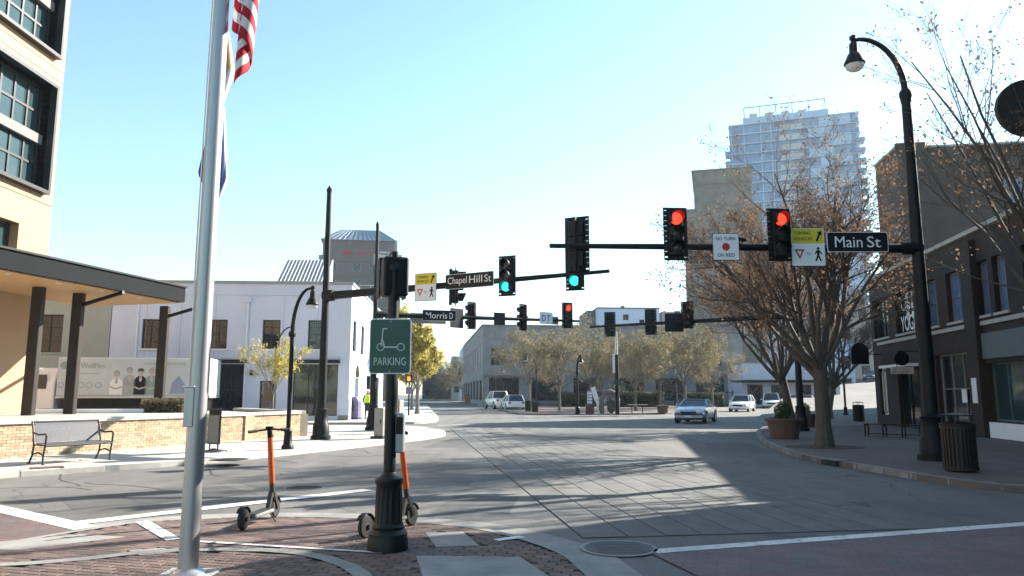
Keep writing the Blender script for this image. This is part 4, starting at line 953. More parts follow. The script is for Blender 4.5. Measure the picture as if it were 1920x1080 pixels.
# NO TURN ON RED
s = plate_sign('regulatory_sign', 'square white no turn on red sign on the near right arm', on_arm(armA, armB, 1358, -.02, .14), 0, .61, .63, border='signblack')
text('NO TURN', .47, .085, 'signblack', s, (0, -.004, .2)); text('ON RED', .42, .085, 'signblack', s, (0, -.004, -.2))
mb = MB(); mb.plate(circle(.095, 24), -.004, 0); mb.build('red_ball', 'signred', s)
def turning_sign(p, rz, label, k=1.0):
    s = plate_sign('yield_sign', label, p, rz, .80*k, .92*k, border='signblack')
    mb = MB(); mb.plate(rrect(.77*k, .36*k, .02, cz=.265*k), -.003, -.0005); mb.build('yellow_field', 'signyellow', s)
    text('TURNING', .40*k, .075*k, 'signblack', s, (-.12*k, -.006, .34*k)); text('VEHICLES', .44*k, .075*k, 'signblack', s, (-.11*k, -.006, .20*k))
    mb = MB(); mb.plate([(.19*k, .15*k), (.235*k, .13*k), (.305*k, .30*k), (.345*k, .28*k), (.335*k, .40*k), (.225*k, .345*k), (.265*k, .32*k)], -.007, -.003); mb.build('arrow', 'signblack', s)
    mb = MB(); t = [(-.33*k, -.06*k), (-.09*k, -.06*k), (-.21*k, -.30*k)]; mb.plate(t, -.004, -.0005); mb.build('triangle', 'signred', s)
    mb = MB(); mb.plate([(-.27*k, -.10*k), (-.15*k, -.10*k), (-.21*k, -.22*k)], -.006, -.0042); mb.build('triangle_field', 'signwhite', s)
    text('T', .04*k, .06*k, 'signblack', s, (-.026*k, -.005, -.17*k)); text('O', .044*k, .06*k, 'signblack', s, (.026*k, -.005, -.17*k))
    mb = MB(); mb.plate(circle(.035*k, 12, .24*k, -.04*k), -.005, 0); mb.plate([(.20*k, -.08*k), (.27*k, -.08*k), (.33*k, -.17*k), (.31*k, -.185*k), (.27*k, -.13*k), (.26*k, -.21*k), (.31*k, -.34*k), (.275*k, -.35*k), (.235*k, -.25*k), (.19*k, -.35*k), (.155*k, -.34*k), (.205*k, -.21*k), (.205*k, -.14*k), (.165*k, -.18*k), (.15*k, -.165*k)], -.005, 0); mb.build('walking_figure', 'signblack', s)
    return s
turning_sign(on_arm(armA, armB, 1512, -.0, .10), 0, 'yellow and white turning vehicles sign beside the Main St plate')
s = plate_sign('street_name_sign', 'black Main St name plate on the near right arm', on_arm(armA, armB, 1603, .12, .16), R(0), 1.44, .46, 'signblack', border='signwhite', r=.04)
text('Main St', 1.12, .27, 'signwhite', s, (0, -.004, 0))
# ---- mast on the left, arm towards the middle
lbp = G(601, 824, .12); l_end = P(1140, 508.5, 22.2); la_z = P(612, 555, lbp.y).z
m2 = mast('signal_mast', 'black signal mast on the left pavement whose arm carries the Chapel Hill plate', lbp, P(614, 352, lbp.y).z-.12, la_z-.12, l_end, r0=.16, r1=.085, arm_r=(.15, .055))
A2 = Vector((lbp.x, lbp.y, la_z)); B2 = Vector(l_end); n2 = Vector((-.48, -.87, 0)); rz2 = math.atan2(-.48, .87)
turning_sign(on_arm(A2, B2, 803, -.02, .16, n2), rz2*.8, 'yellow and white turning vehicles sign on the far left arm', .98)
signal(on_arm(A2, B2, 853, -.05, -.2, n2), rz2+R(120), 'off', 'traffic signal turned sideways behind the Chapel Hill plate')
s = plate_sign('street_name_sign', 'black Chapel Hill St name plate on the far left arm', on_arm(A2, B2, 886, .06, .22, n2), rz2, 1.80, .46, 'signblack', border='signwhite', r=.04)
text('Chapel Hill St', 1.66, .30, 'signwhite', s, (0, -.004, 0))
signal(on_arm(A2, B2, 957, .10, .28, n2), rz2*.75, 'green', 'traffic signal showing green beside the Chapel Hill plate')
signal(on_arm(A2, B2, 1084, .10, .28, n2), rz2*.55, 'green', 'traffic signal showing green half hidden behind the large dark one')
# ---- third mast, behind the scooter sign
tbp = G(698, 807, .12); ta_z = P(715, 590, tbp.y).z; t_end = P(1085, 602, 37.2)
m3 = mast('signal_mast', 'thin black signal mast behind the green parking sign', tbp, P(708, 418, tbp.y).z-.12, ta_z-.12, t_end, r0=.15, r1=.07, arm_r=(.12, .06))
A3 = Vector((tbp.x, tbp.y, ta_z)); B3 = Vector(t_end); n3 = (-(B3-A3).cross(Vector((0, 0, -1)))).normalized(); n3 = n3 if n3.y < 0 else -n3; rz3 = math.atan2(n3.x, -n3.y)
s = plate_sign('street_name_sign', 'black Morris D name plate on the third arm', on_arm(A3, B3, 820, .03, .22, n3), rz3*.5, 1.5, .46, 'signblack', border='signwhite', r=.04)
text('Morris D', 1.25, .27, 'signwhite', s, (0, -.004, 0))
s = plate_sign('street_name_sign', 'dark back of a name plate behind the Morris plate', on_arm(A3, B3, 806, -.08, -.2, n3), rz3*.5+math.pi, 1.6, .44, 'signblack', border='greymetal')
s = plate_sign('regulatory_sign', 'dark square sign back beside the Morris plate', on_arm(A3, B3, 854, -.06, .16, n3), rz3+R(15), .76, .86, 'signblack', border='bmetal')
signal(on_arm(A3, B3, 887, .12, -.28, n3), rz3+math.pi+R(18), 'off', 'traffic signal seen from behind, just right of the Morris plate')
s = plate_sign('regulatory_sign', 'small square dark green sign back between two dark signals', on_arm(A3, B3, 935, -.02, .1, n3), rz3, .58, .56, 'gmetal', border='bmetal')
signal(on_arm(A3, B3, 984, .12, -.28, n3), rz3+math.pi+R(18), 'off', 'traffic signal seen from behind, left of the small DT sign')
s = plate_sign('guide_sign', 'small white DT sign with blue letters on the third arm', on_arm(A3, B3, 1021, .08, .16, n3), rz3, .74, .56, 'signwhite', border='signblue')
text('D', .22, .3, 'signblue', s, (-.14, -.004, 0), bold=.01); text('T', .22, .3, 'signblue', s, (.14, -.004, 0), bold=.01)
s = plate_sign('guide_sign', 'small blue grey sign back beside the DT sign', on_arm(A3, B3, 1038, .0, -.1, n3), rz3+math.pi, .7, .4, 'greymetal')
signal(on_arm(A3, B3, 1059, .25, .28, n3), rz3*.6, 'red', 'traffic signal showing red at the tip of the third arm')
# ---- fourth mast, hidden by the big tree
fbp = G(1503, 808, .12); fa_z = P(1480, 592, fbp.y).z; f_end = P(1107, 613, 39.5)
m4 = mast('signal_mast', 'black signal mast behind the big bare tree', fbp, 7.6, fa_z-.12, f_end, r0=.15, r1=.09, arm_r=(.12, .06))
A4 = Vector((fbp.x, fbp.y, fa_z)); B4 = Vector(f_end)
signal(on_arm(A4, B4, 1145, .10, -.28), R(180-6), 'off', 'traffic signal seen from behind at the tip of the fourth arm')
signal(on_arm(A4, B4, 1222, .10, -.28), R(180-6), 'off', 'traffic signal seen from behind, in front of the white rooftop block')
s = plate_sign('regulatory_sign', 'dark green sign back on the fourth arm by the tree', on_arm(A4, B4, 1263, -.02, .12), 0, .86, .86, 'gmetal', border='bmetal')
signal(on_arm(A4, B4, 1287, .30, .3), R(-10), 'off', 'unlit traffic signal at the edge of the big tree crown')
# ---- curved street lamp left, small lamps
def street_lamp(name, label, p, H_, reach, rz, s=1.0, r=.065, group='curved street lamps', z0=.12):
    o = thing(name, label, 'street lamp', (p.x, p.y, z0), rz, group)
    n = 12; hs_ = H_*.72; pts = [(0, 0, .2), (0, 0, hs_*.5)]
    for i in range(n+1):
        t = i/n*math.pi/2*1.1; pts.append((reach*(1-math.cos(t))/(1-math.cos(math.pi/2*1.1)), 0, hs_ + (H_-hs_)*math.sin(t)))
    MB().tube(pts, [r]*2 + [r*.95 - r*.03*i for i in range(n+1)], 10).build('pole', 'bmetal', o, smooth=True)
    MB().lathe([(r*2.6, 0), (r*2.6, .08), (r*1.9, .14), (r*1.6, .45), (r*1.9, .5), (r*1.1, .6)], 16).build('base', 'bmetal', o, smooth=True)
    MB().lathe([(r*1.5, hs_-.12), (r*1.7, hs_-.05), (r*1.4, hs_+.03)], 12).build('collar', 'bmetal', o, smooth=True)
    lamp_head(o, pts[-1][0], pts[-1][2], s); return o
lp = G(539, 842, .12)
street_lamp('street_lamp', 'black curved street lamp at the end of the brick wall', lp, P(560, 541, lp.y).z-.12, P(586, 560, lp.y).x-lp.x, 0, .72)
sp_ = P(512, 778, 38.6); street_lamp('street_lamp', 'thin dark lamp post in front of the white building by the young yellow tree', sp_, 5.0, .9, 0, .6, .05)
cp_ = G(1006, 772, .12); street_lamp('street_lamp', 'small lamp with bright globe on the left part of the plaza', cp_, 4.9, -.9, 0, .75, .05)
cp_ = G(1083, 778, .12); street_lamp('street_lamp', 'dark lamp post at the plaza kerb under yellowish leaves', cp_, 4.3, .3, 0, .7, .09)
cp_ = G(1586, 778, .12); street_lamp('street_lamp', 'dark blue lamp post on the right pavement beyond the big tree', cp_, 6.5, -1.0, 0, .8, .075)
# pale tall lamp on the plaza
p = G(1158, 778, .12); o = thing('lamp_column', 'tall pale lamp column on the plaza with short arm towards the left', 'street lamp', (p.x, p.y, .12))
Hp = P(1158, 622, p.y).z - .12
MB().tube([(0, 0, 0), (0, 0, Hp*.72)], [.16, .14], 12).build('lower_pole', 'bmetal', o, smooth=True)
MB().tube([(0, 0, Hp*.72), (0, 0, Hp)], [.11, .09], 12).build('upper_pole', 'steel', o, smooth=True)
MB().tube([(0, 0, Hp), (-.4, 0, Hp+.25), (-1.0, 0, Hp+.3)], .05, 8).build('arm', 'steel', o, smooth=True)
MB().box(-1.5, -1.0, -.12, .12, Hp+.24, Hp+.36).build('lamp_housing', 'steel', o, bevel=.03)
MB().box(-.25, .25, -.2, -.18, Hp*.36, Hp*.42).build('blade', 'signgreen', o)
MB().box(-.28, -.12, -.06, .06, Hp*.5, Hp*.73).build('banner', 'signwhite', o)
# ---- scooter parking post
pp = G(727, 1030, .03); o = thing('sign_post', 'dark green fluted post in the foreground carrying the scooter parking sign', 'post', (pp.x, pp.y, .03))
MB().lathe([(.215, 0), (.215, .10), (.205, .13), (.205, .17), (.165, .21), (.17, .24), (.145, .27), (.135, .50), (.135, .66), (.15, .69), (.145, .735), (.10, .76), (.07, .80)], 32, flute=.0).build('base', 'gmetal', o, smooth=True)
mb = MB(); mb.lathe([(.149, .28), (.139, .64)], 32, flute=.06); mb.build('fluting', 'gmetal', o)
MB().tube([(0, 0, .7), (0, 0, 3.02)], [.066, .060], 20).build('shaft', 'gmetal', o, smooth=True)
MB().lathe([(.075, 2.98), (.08, 3.02), (.05, 3.08), (.02, 3.12)], 16).build('cap', 'gmetal', o, smooth=True)
MB().box(.06, .15, -.05, .07, 1.0, 1.42).build('button_box', 'greymetal', o, bevel=.012)
MB().box(.068, .142, -.058, -.048, 1.2, 1.38).build('button_plate', 'signblack', o)
pc = Vector((pp.x, pp.y, .03))
s = plate_sign('parking_sign', 'green scooter parking sign with white border on the foreground post', (pc.x-.01, pc.y-.085, P(725, 649, pp.y-.08).z), R(1), .452, .60, 'signwhite', r=.035)
mb = MB(); mb.plate(rrect(.43, .578, .03), -.0035, -.0005); mb.build('green_field', 'signgreen', s)
mb = MB(); ring(mb, .034, .043, -.006, -.003, 20, -.105, -.01); ring(mb, .034, .043, -.006, -.003, 20, .115, -.01)
mb.plate([(-.07, -.018), (.085, -.018), (.085, -.004), (-.062, -.004)], -.0062, -.0032); mb.plate([(-.092, .078), (-.08, .082), (-.055, -.006), (-.068, -.012)], -.0064, -.0032)
mb.plate([(-.1, .02), (-.09, .02), (-.075, .19), (-.087, .19)], -.0066, -.0032); mb.plate([(-.087, .182), (-.035, .182), (-.035, .194), (-.087, .194)], -.0068, -.0032); mb.plate([(-.118, .03), (-.108, .036), (-.085, .0), (-.093, -.006)], -.0068, -.0032)
mb.build('scooter_symbol', 'legend', s)
text('PARKING', .345, .085, 'legend', s, (0, -.005, -.165))
for z in (.27, -.27): MB().lathe([(.007, -.008), (.007, -.002)], 8, (0, 0, z), axis='y').build('bolt', 'steel', s)
# pedestrian signal on top of the post
s = thing('pedestrian_signal', 'black pedestrian signal box seen from behind on the foreground post', 'pedestrian signal', (pc.x+.01, pc.y, 2.73), R(200), 'pedestrian signals')
MB().box(-.15, .13, -.16, .05, .0, .44).build('housing', 'bmetal', s, bevel=.02)
MB().box(-.165, .145, -.36, -.162, .40, .455).build('hood', 'bmetal', s); MB().box(-.165, -.15, -.36, -.162, .0, .398).build('hood_side', 'bmetal', s); MB().box(.13, .145, -.36, -.162, .0, .398).build('hood_side', 'bmetal', s)
MB().box(-.13, .11, -.172, -.162, .03, .38).build('lens', 'lens_off', s)
MB().tube([(0, 0, -.13), (0, 0, .0)], .05, 10).build('bracket', 'bmetal', s); MB().tube([(.05, .0, .47), (.15, -.1, .5)], .02, 8).build('conduit', 'steel', s); MB().tube([(0, 0, .44), (0, 0, .5)], .035, 10).build('top_bracket', 'bmetal', s)
# far pedestrian signal with orange hand
p = G(766, 779, .12); s = thing('pedestrian_signal', 'far pedestrian signal with lit orange hand below the yellow tree', 'pedestrian signal', (p.x, p.y, .12), 0, 'pedestrian signals')
MB().tube([(0, 0, 0), (0, 0, 2.5)], .06, 10).build('pole', 'bmetal', s); MB().box(-.24, .24, -.12, .12, 2.35, 2.85).build('housing', 'bmetal', s, bevel=.02)
mb = MB(); mb.plate([(-.12, 2.44), (.08, 2.44), (.13, 2.58), (.10, 2.62), (.08, 2.58), (.08, 2.76), (.04, 2.76), (.02, 2.62), (.0, 2.79), (-.04, 2.79), (-.05, 2.62), (-.08, 2.76), (-.12, 2.74)], -.135, -.122); mb.build('hand', 'hand_on', s)
MB().box(-.22, .22, -.10, -.08, 1.5, 2.0).build('plate', 'purple', s)
# ---- round dark blade sign at the right edge, half round one down the street
p = P(1926, 203, 17.0); o = thing('blade_sign', 'dark round sign at the right edge before the brick building', 'sign', tuple(p), R(-8), 'projecting shop signs')
mb = MB(); mb.plate(circle(.66, 36), -.06, .06); mb.build('disc', 'brnmetal', o); mb = MB(); ring(mb, .63, .70, -.07, .07, 36); mb.build('rim', 'brnmetal', o)
fx = 15.75 + .159*(p.y-19.6); MB().tube([(.62, 0, .2), (fx - p.x + .3, .0, .2)], .03, 8).build('bracket', 'bmetal', o); MB().tube([(.62, 0, -.2), (fx - p.x + .3, .0, -.2)], .03, 8).build('bracket', 'bmetal', o)
p = P(1612, 668, 37.2); o = thing('blade_sign', 'half round dark awning sign at the far end of the brick shops', 'sign', tuple(p), R(-6), 'projecting shop signs')
mb = MB(); mb.plate([(.42*math.cos(R(a_)), .25 + .42*math.sin(R(a_))) for a_ in range(0, 181, 15)] + [(-.42, -.4), (.42, -.4)], -.05, .05); mb.build('panel', 'signblack', o)
MB().tube([(.4, 0, .1), (18.7-p.x, .2, .1)], .025, 8).build('bracket', 'bmetal', o)
p = P(1690, 672, 31.0); p.x -= .0; o = thing('blade_sign', 'dark cluster of hanging shop sign above the shop door', 'sign', tuple(p), R(-4), 'projecting shop signs')
mb = MB(); mb.plate(circle(.30, 20), -.04, .04); mb.build('disc', 'bmetal', o); mb = MB(); mb.plate(rrect(.9, .3, .05, cz=-.5), -.04, .04); mb.build('board', 'poster', o)
MB().tube([(-.2, 0, -.36), (-.2, 0, .3), (1.5, 0, .3)], .02, 6).build('bracket', 'bmetal', o)

# ============================================================ STREET FURNITURE
# bench with perforated seat and back
bl, br = G(80, 872, .12), G(206, 862.5, .12); bd = Vector((br.x-bl.x, br.y-bl.y, 0)); BLn = bd.length
o = thing('park_bench', 'black metal bench with perforated back on the left pavement', 'bench', (bl.x, bl.y, .12), math.atan2(bd.y, bd.x))
SB = 1.0
mb = MB(); 
def curve_sheet(pts, x0, x1, th=.012):
    mb = MB()
    for (y0, z0), (y1, z1) in zip(pts, pts[1:]): mb.box(x0, x1, 0, 1, 0, 1, Matrix(((1, 0, 0, 0), (0, y1-y0, 0, y0), (0, z1-z0, th, z0), (0, 0, 0, 1))))
    return mb
seat = [(-.06, .40), (-.02, .435), (.1, .44), (.25, .43), (.40, .425), (.46, .44)]; bk = [(.47, .46), (.50, .56), (.54, .70), (.58, .84), (.62, .90)]
curve_sheet(seat, .04, BLn-.04).build('seat', 'mesh', o)
mb = MB()
for (y0, z0), (y1, z1) in zip(bk, bk[1:]): mb.add([(.04, y0, z0), (BLn-.04, y0, z0), (BLn-.04, y1, z1), (.04, y1, z1), (.04, y0+.012, z0), (BLn-.04, y0+.012, z0), (BLn-.04, y1+.012, z1), (.04, y1+.012, z1)], [(0, 1, 2, 3), (7, 6, 5, 4), (0, 4, 5, 1), (3, 2, 6, 7)])
mb.build('backrest', 'mesh', o)
for y, z in ((-.06, .40), (.62, .91)): MB().tube([(.0, y, z), (BLn, y, z)], .02, 8).build('rail', 'benchmetal', o, smooth=True)
for x in (.0, BLn):
    MB().tube([(x, -.02, .0), (x, .02, .14), (x, -.03, .40), (x, -.04, .42), (x, -.06, .62), (x, .0, .66), (x, .3, .64), (x, .54, .68)], .022, 8).build('arm_leg', 'benchmetal', o, smooth=True)
    MB().tube([(x, .62, .0), (x, .50, .18), (x, .46, .40), (x, .5, .56), (x, .56, .78), (x, .63, .92)], .022, 8).build('back_leg', 'benchmetal', o, smooth=True)
    MB().tube([(x, .01, .2), (x, .26, .26), (x, .49, .2)], .018, 6).build('cross_brace', 'benchmetal', o); MB().tube([(x, -.04, .415), (x, .46, .415)], .018, 6).build('seat_bracket', 'benchmetal', o)
    for y in (-.02, .62): MB().lathe([(.04, 0), (.035, .02)], 8, (x, y, 0)).build('foot', 'benchmetal', o)
# small information stand
p = G(400, 847, .12); o = thing('sign_stand', 'small dark framed sign on round base on the left pavement', 'sign stand', (p.x, p.y, .12), R(-22))
MB().lathe([(.36, 0), (.34, .03), (.10, .06), (.05, .09)], 20).build('base', 'benchmetal', o, smooth=True)
MB().tube([(-.14, 0, .05), (-.14, 0, .22)], .02, 8).build('leg', 'benchmetal', o); MB().tube([(.14, 0, .05), (.14, 0, .22)], .02, 8).build('leg', 'benchmetal', o)
MB().box(-.20, .20, -.03, .03, .20, 1.14).build('frame', 'benchmetal', o, bevel=.012); MB().box(-.17, .17, -.036, -.031, .24, .96).build('panel', 'deck', o); MB().box(-.17, .17, -.036, -.031, .98, 1.11).build('header', 'bmetal', o)
# utility cabinets behind the parking sign
for px, py, w_, h_, lb in ((714, 822, .34, 1.05, 'grey utility cabinet left of the foreground post'), (746, 812, .30, 1.3, 'grey utility cabinet right of the foreground post')):
    p = G(px, py, .12); o = thing('utility_cabinet', lb, 'cabinet', (p.x, p.y, .12), R(-20), 'utility cabinets at the corner')
    MB().box(-w_/2, w_/2, -.2, .2, .08, h_).build('body', 'greymetal', o, bevel=.02); MB().box(-w_/2-.08, w_/2+.08, -.28, .28, 0, .08).build('plinth', 'benchmetal', o)
    MB().box(-w_/2+.03, w_/2-.03, -.212, -.202, .14, h_-.06).build('door', 'greymetal', o, bevel=.004); MB().box(w_/2-.09, w_/2-.06, -.23, -.213, h_*.5, h_*.5+.12).build('handle', 'bmetal', o)
# purple wrapped kiosk by the white building
p = G(655, 786, .12); o = thing('kiosk', 'purple wrapped newspaper kiosk by the white building corner', 'kiosk', (p.x, p.y, .12), R(-10))
MB().plate([(-.55, .08), (.65, .08), (.65, 1.1), (.5, 1.35), (.0, 1.4), (-.3, 1.2), (-.55, 1.1)], -.3, .3).build('body', 'purple', o, bevel=.03); MB().box(-.6, .7, -.35, .35, 0, .08).build('plinth', 'benchmetal', o)
MB().box(-.2, .5, -.325, -.302, .55, 1.05).build('window', 'glass', o); MB().tube([(-.75, 0, 0), (-.75, 0, 1.45)], .04, 8).build('post', 'bmetal', o); MB().tube([(-.75, 0, .7), (-.95, 0, .5), (-.9, 0, .3), (-.56, 0, .3)], .05, 8).build('hose', 'purple', o)
# litter bins on the right pavement
def bin_(p, s, label, mat, group='litter bins'):
    o = thing('litter_bin', label, 'bin', (p.x, p.y, .12), R(10), group); o.scale = (s, s, s)
    n = 26
    for k in range(n):
        t = 2*math.pi*k/n; MB().box(-.024, .024, -.008, .008, .05, .86).build('slat', mat, o, (.30*math.cos(t), .30*math.sin(t), 0), t+math.pi/2)
    MB().lathe([(.285, .03), (.285, .88)], 26).build('liner', 'bmetal', o, smooth=True)
    for z in (.03, .84): MB().lathe([(.30, z), (.325, z+.005), (.325, z+.055), (.30, z+.06)], 26).build('hoop', mat, o, smooth=True)
    MB().lathe([(.32, .902), (.325, .94), (.20, .98), (.2, .93)], 26).build('lid_ring', mat, o, smooth=True)
    for k in range(4): t = R(45+90*k); MB().tube([(.27*math.cos(t), .27*math.sin(t), .94), (.25*math.cos(t), .25*math.sin(t), 1.1)], .015, 6).build('strut', mat, o)
    MB().lathe([(.30, 1.1), (.31, 1.12), (.05, 1.16)], 26).build('rain_hood', mat, o, smooth=True)
    return o
bin_(G(1802, 884, .12), 1.0, 'dark slatted litter bin in front of the right signal mast', 'brnmetal')
bin_(G(1611, 791, .12), .95, 'dark green litter bin with bag near the far end of the shops', 'gmetal')
bin_(G(990, 771, .12), .9, 'dark litter bin beside the white parked car on the plaza edge', 'bmetal'); bin_(G(1003, 773, .12), .9, 'second dark litter bin right of the white parked car', 'brnmetal')
# backless bench by the shops
p = G(1620, 818, .12); q = G(1728, 822, .12); d = Vector((q.x-p.x, q.y-p.y, 0)); Lb = d.length
o = thing('backless_bench', 'low black backless bench outside the brick shops', 'bench', (p.x, p.y, .12), math.atan2(d.y, d.x))
for k in range(5): MB().box(0, Lb, k*.09, k*.09+.07, .43, .46).build('slat', 'bmetal', o)
for x in (.02, Lb/3, 2*Lb/3, Lb-.06):
    MB().box(x, x+.04, .02, .06, 0, .428).build('leg', 'bmetal', o); MB().box(x, x+.04, .38, .42, 0, .428).build('leg', 'bmetal', o); MB().box(x, x+.04, .062, .378, .38, .42).build('bracket', 'bmetal', o)
MB().box(.06, Lb-.06, .2, .23, .08, .11).build('stretcher', 'bmetal', o)
# planters
def planter(p, s, label, leafy=True, z0=.12, group='round planters'):
    o = thing('planter', label, 'planter', (p.x, p.y, z0), 0, group); o.scale = (s, s, s)
    MB().lathe([(.50, 0), (.52, .08), (.58, .5), (.60, .62), (.70, .64), (.71, .74), (.62, .75), (.6, .66)], 28).build('pot', 'terracotta', o, smooth=True)
    MB().lathe([(.58, .655), (.58, .68), (.3, .70)], 20).build('soil', 'hedgebase', o)
    if leafy:
        mb = MB(); rg = random.Random(int(p.x*100))
        for i in range(900):
            t = rg.uniform(0, 6.283); rr = .32*math.sqrt(rg.random()); zz = .66 + rg.random()**.8*.75*(1 - (rr/.36)**2*.5)
            c = Vector((rr*math.cos(t), rr*math.sin(t), zz)); d = Vector((rg.gauss(0, 1), rg.gauss(0, 1), rg.gauss(.6, .7))).normalized()*.06; e = d.orthogonal().normalized()*.02
            mb.quad(c-d-e, c+d-e*.3, c+d+e*.3, c-d+e)
        mb.build('shrub', 'leaf_dark', o, recalc=False)
    return o
planter(G(1471, 822, .12), .92, 'big round terracotta planter with evergreen beside the bare tree')
planter(G(1243, 774, .12), .8, 'terracotta planter on the plaza left of the silver car', False)
planter(G(1510, 800, .12), .8, 'round planter behind the big bare tree trunk', True)
# orange skip down the street
p = G(892, 757); o = thing('skip', 'rusty orange skip standing at the far left street', 'skip', (p.x, p.y, 0), R(8))
MB().plate([(-1.7, .15), (1.7, .15), (2.0, 1.5), (-2.0, 1.5)], -.8, .8).build('tub', 'dumpster', o, bevel=.03); MB().box(-2.08, 2.08, -.88, .88, 1.502, 1.6).build('rim', 'dumpster', o)
for i in range(5): MB().box(-1.5+.72*i, -1.4+.72*i, -.86, -.805, .2, 1.49).build('rib', 'dumpster', o)
for x in (-1.3, 1.3): MB().box(x-.1, x+.1, -.7, .7, 0, .149).build('skid', 'iron', o)
# iron fence and hedge masses at the back of the plaza
f0, f1 = G(1010, 761.5, .12), G(1375, 761.5, .12); d = Vector((f1.x-f0.x, f1.y-f0.y, 0)); Lf = d.length
o = thing('iron_fence', 'dark iron fence along the back of the plaza under the trees', 'fence', (f0.x, f0.y, .12), math.atan2(d.y, d.x))
npost = 10
for i in range(npost+1): MB().box(Lf*i/npost-.06, Lf*i/npost+.06, -.06, .06, 0, 1.9).build('post', 'bmetal', o)
for z in (.2, 1.65): MB().box(0, Lf, -.02, .02, z, z+.05).build('rail', 'bmetal', o)
mb = MB()
for i in range(int(Lf/.14)): mb.box(i*.14+.05, i*.14+.07, -.012, .012, .05, 1.8)
tag(mb.build('pickets', 'bmetal', o, recalc=False), kind='stuff')
def hedge(p, w_, d_, h_, label, n=2500, mat='leaf_dark', sz=.12):
    o = thing('hedge', label, 'hedge', (p.x, p.y, .12), 0, 'clipped hedges'); rg = random.Random(int(p.x*37)); mb = MB()
    MB().box(-w_/2+.15, w_/2-.15, -d_/2+.12, d_/2-.12, 0, h_*.86).build('core', 'hedgebase', o)
    for i in range(n):
        c = Vector((rg.uniform(-.5, .5)*w_, rg.uniform(-.5, .5)*d_, h_*(1-rg.random()**2*.95)))
        if rg.random() < .5: c.y = -d_/2*rg.uniform(.75, 1.08)
        d = Vector((rg.gauss(0, 1), rg.gauss(0, 1), rg.gauss(.3, .8))).normalized()*sz; e = d.orthogonal().normalized()*sz*.4
        mb.quad(c-d-e, c+d-e*.3, c+d+e*.3, c-d+e)
    mb.build('foliage', mat, o, recalc=False); return o
hedge(G(1200, 763, .12), 5.5, 1.2, 1.7, 'dark clipped hedge behind the pale lamp column'); hedge(G(1085, 762.5, .12), 5.0, 1.2, 1.5, 'dark hedge behind the plaza lamp post'); hedge(G(1320, 763, .12), 4.5, 1.2, 1.6, 'dark hedge behind the silver car')
# white leaning boards, brown arch sculpture, small tables on the plaza
p = G(1118, 777, .12); o = thing('leaning_board', 'white narrow boards leaning on the plaza beside the lamp post', 'board', (p.x, p.y, .12))
MB().box(-.12, .12, -.03, .03, 0, 1.1, Matrix.Translation((.35, 0, 0)) @ Matrix.Rotation(R(-16), 4, 'Y')).build('lower_board', 'white', o); MB().box(-.17, .17, -.03, .03, 1.12, 2.1, Matrix.Translation((.35, 0, 0)) @ Matrix.Rotation(R(-16), 4, 'Y')).build('upper_board', 'white', o)
p = G(1106, 777, .12); o = thing('newspaper_box', 'grey striped box on a reddish plinth left of the leaning white boards', 'box', (p.x, p.y, .12)); MB().box(-.3, .3, -.3, .3, 0, .75).build('plinth', 'terracotta', o, bevel=.03); MB().box(-.18, .18, -.15, .15, .751, 1.75).build('body', 'p_grey', o, bevel=.01)
for i in range(4): MB().box(-.17, .17, -.156, -.151, .85+.22*i, .95+.22*i).build('shelf_front', 'signwhite', o)
p = G(1143, 777, .12); o = thing('arch_sculpture', 'rough brown hollow arch sculpture on the plaza', 'sculpture', (p.x, p.y, .12))
mb = MB(); N_ = 18
for i in range(N_):
    a0 = R(200 - 220*i/(N_-1)); 
pts = [(-.55, 0, 0), (-.62, 0, .5), (-.55, 0, 1.1), (-.3, 0, 1.55), (.1, 0, 1.7), (.45, 0, 1.5), (.6, 0, 1.1), (.55, 0, .6), (.35, 0, .25)]
mb.tube(pts, [.16, .2, .22, .22, .2, .22, .22, .24, .2], 9); mb.build('arch', 'bark_l', o, smooth=True)
MB().box(-.75, .7, -.4, .4, -.0, .10).build('plinth', 'concrete_d', o); MB().lathe([(.1, .1), (.3, .3), (.32, .9), (.1, 1.2)], 12, (.15, .15, 0)).build('inner_stone', 'bark', o, smooth=True)
for px, lb in ((1185, 'small round plaza table nearest the lamp column'), (1205, 'small round plaza table right of the lamp column')):
    p = G(px, 777, .12); o = thing('cafe_table', lb, 'table', (p.x, p.y, .12), 0, 'plaza tables')
    MB().lathe([(.35, .70), (.35, .73)], 16).build('top', 'steel', o); MB().tube([(0, 0, 0), (0, 0, .7)], .035, 8).build('leg', 'bmetal', o); MB().lathe([(.25, 0), (.06, .05)], 12).build('foot', 'bmetal', o)
# parking meters / thin posts
for px, py, lb in ((1050, 770, 'thin dark post on the plaza left of the lamp post'), (1270, 769, 'thin pale post beside the silver car')):
    p = G(px, py, .12); o = thing('thin_post', lb, 'post', (p.x, p.y, .12), 0, 'thin plaza posts'); MB().tube([(0, 0, 0), (0, 0, 2.6)], .05, 8).build('shaft', 'bark_l', o); MB().lathe([(.07, 2.6), (.07, 2.7), (.02, 2.75)], 8).build('cap', 'bmetal', o)

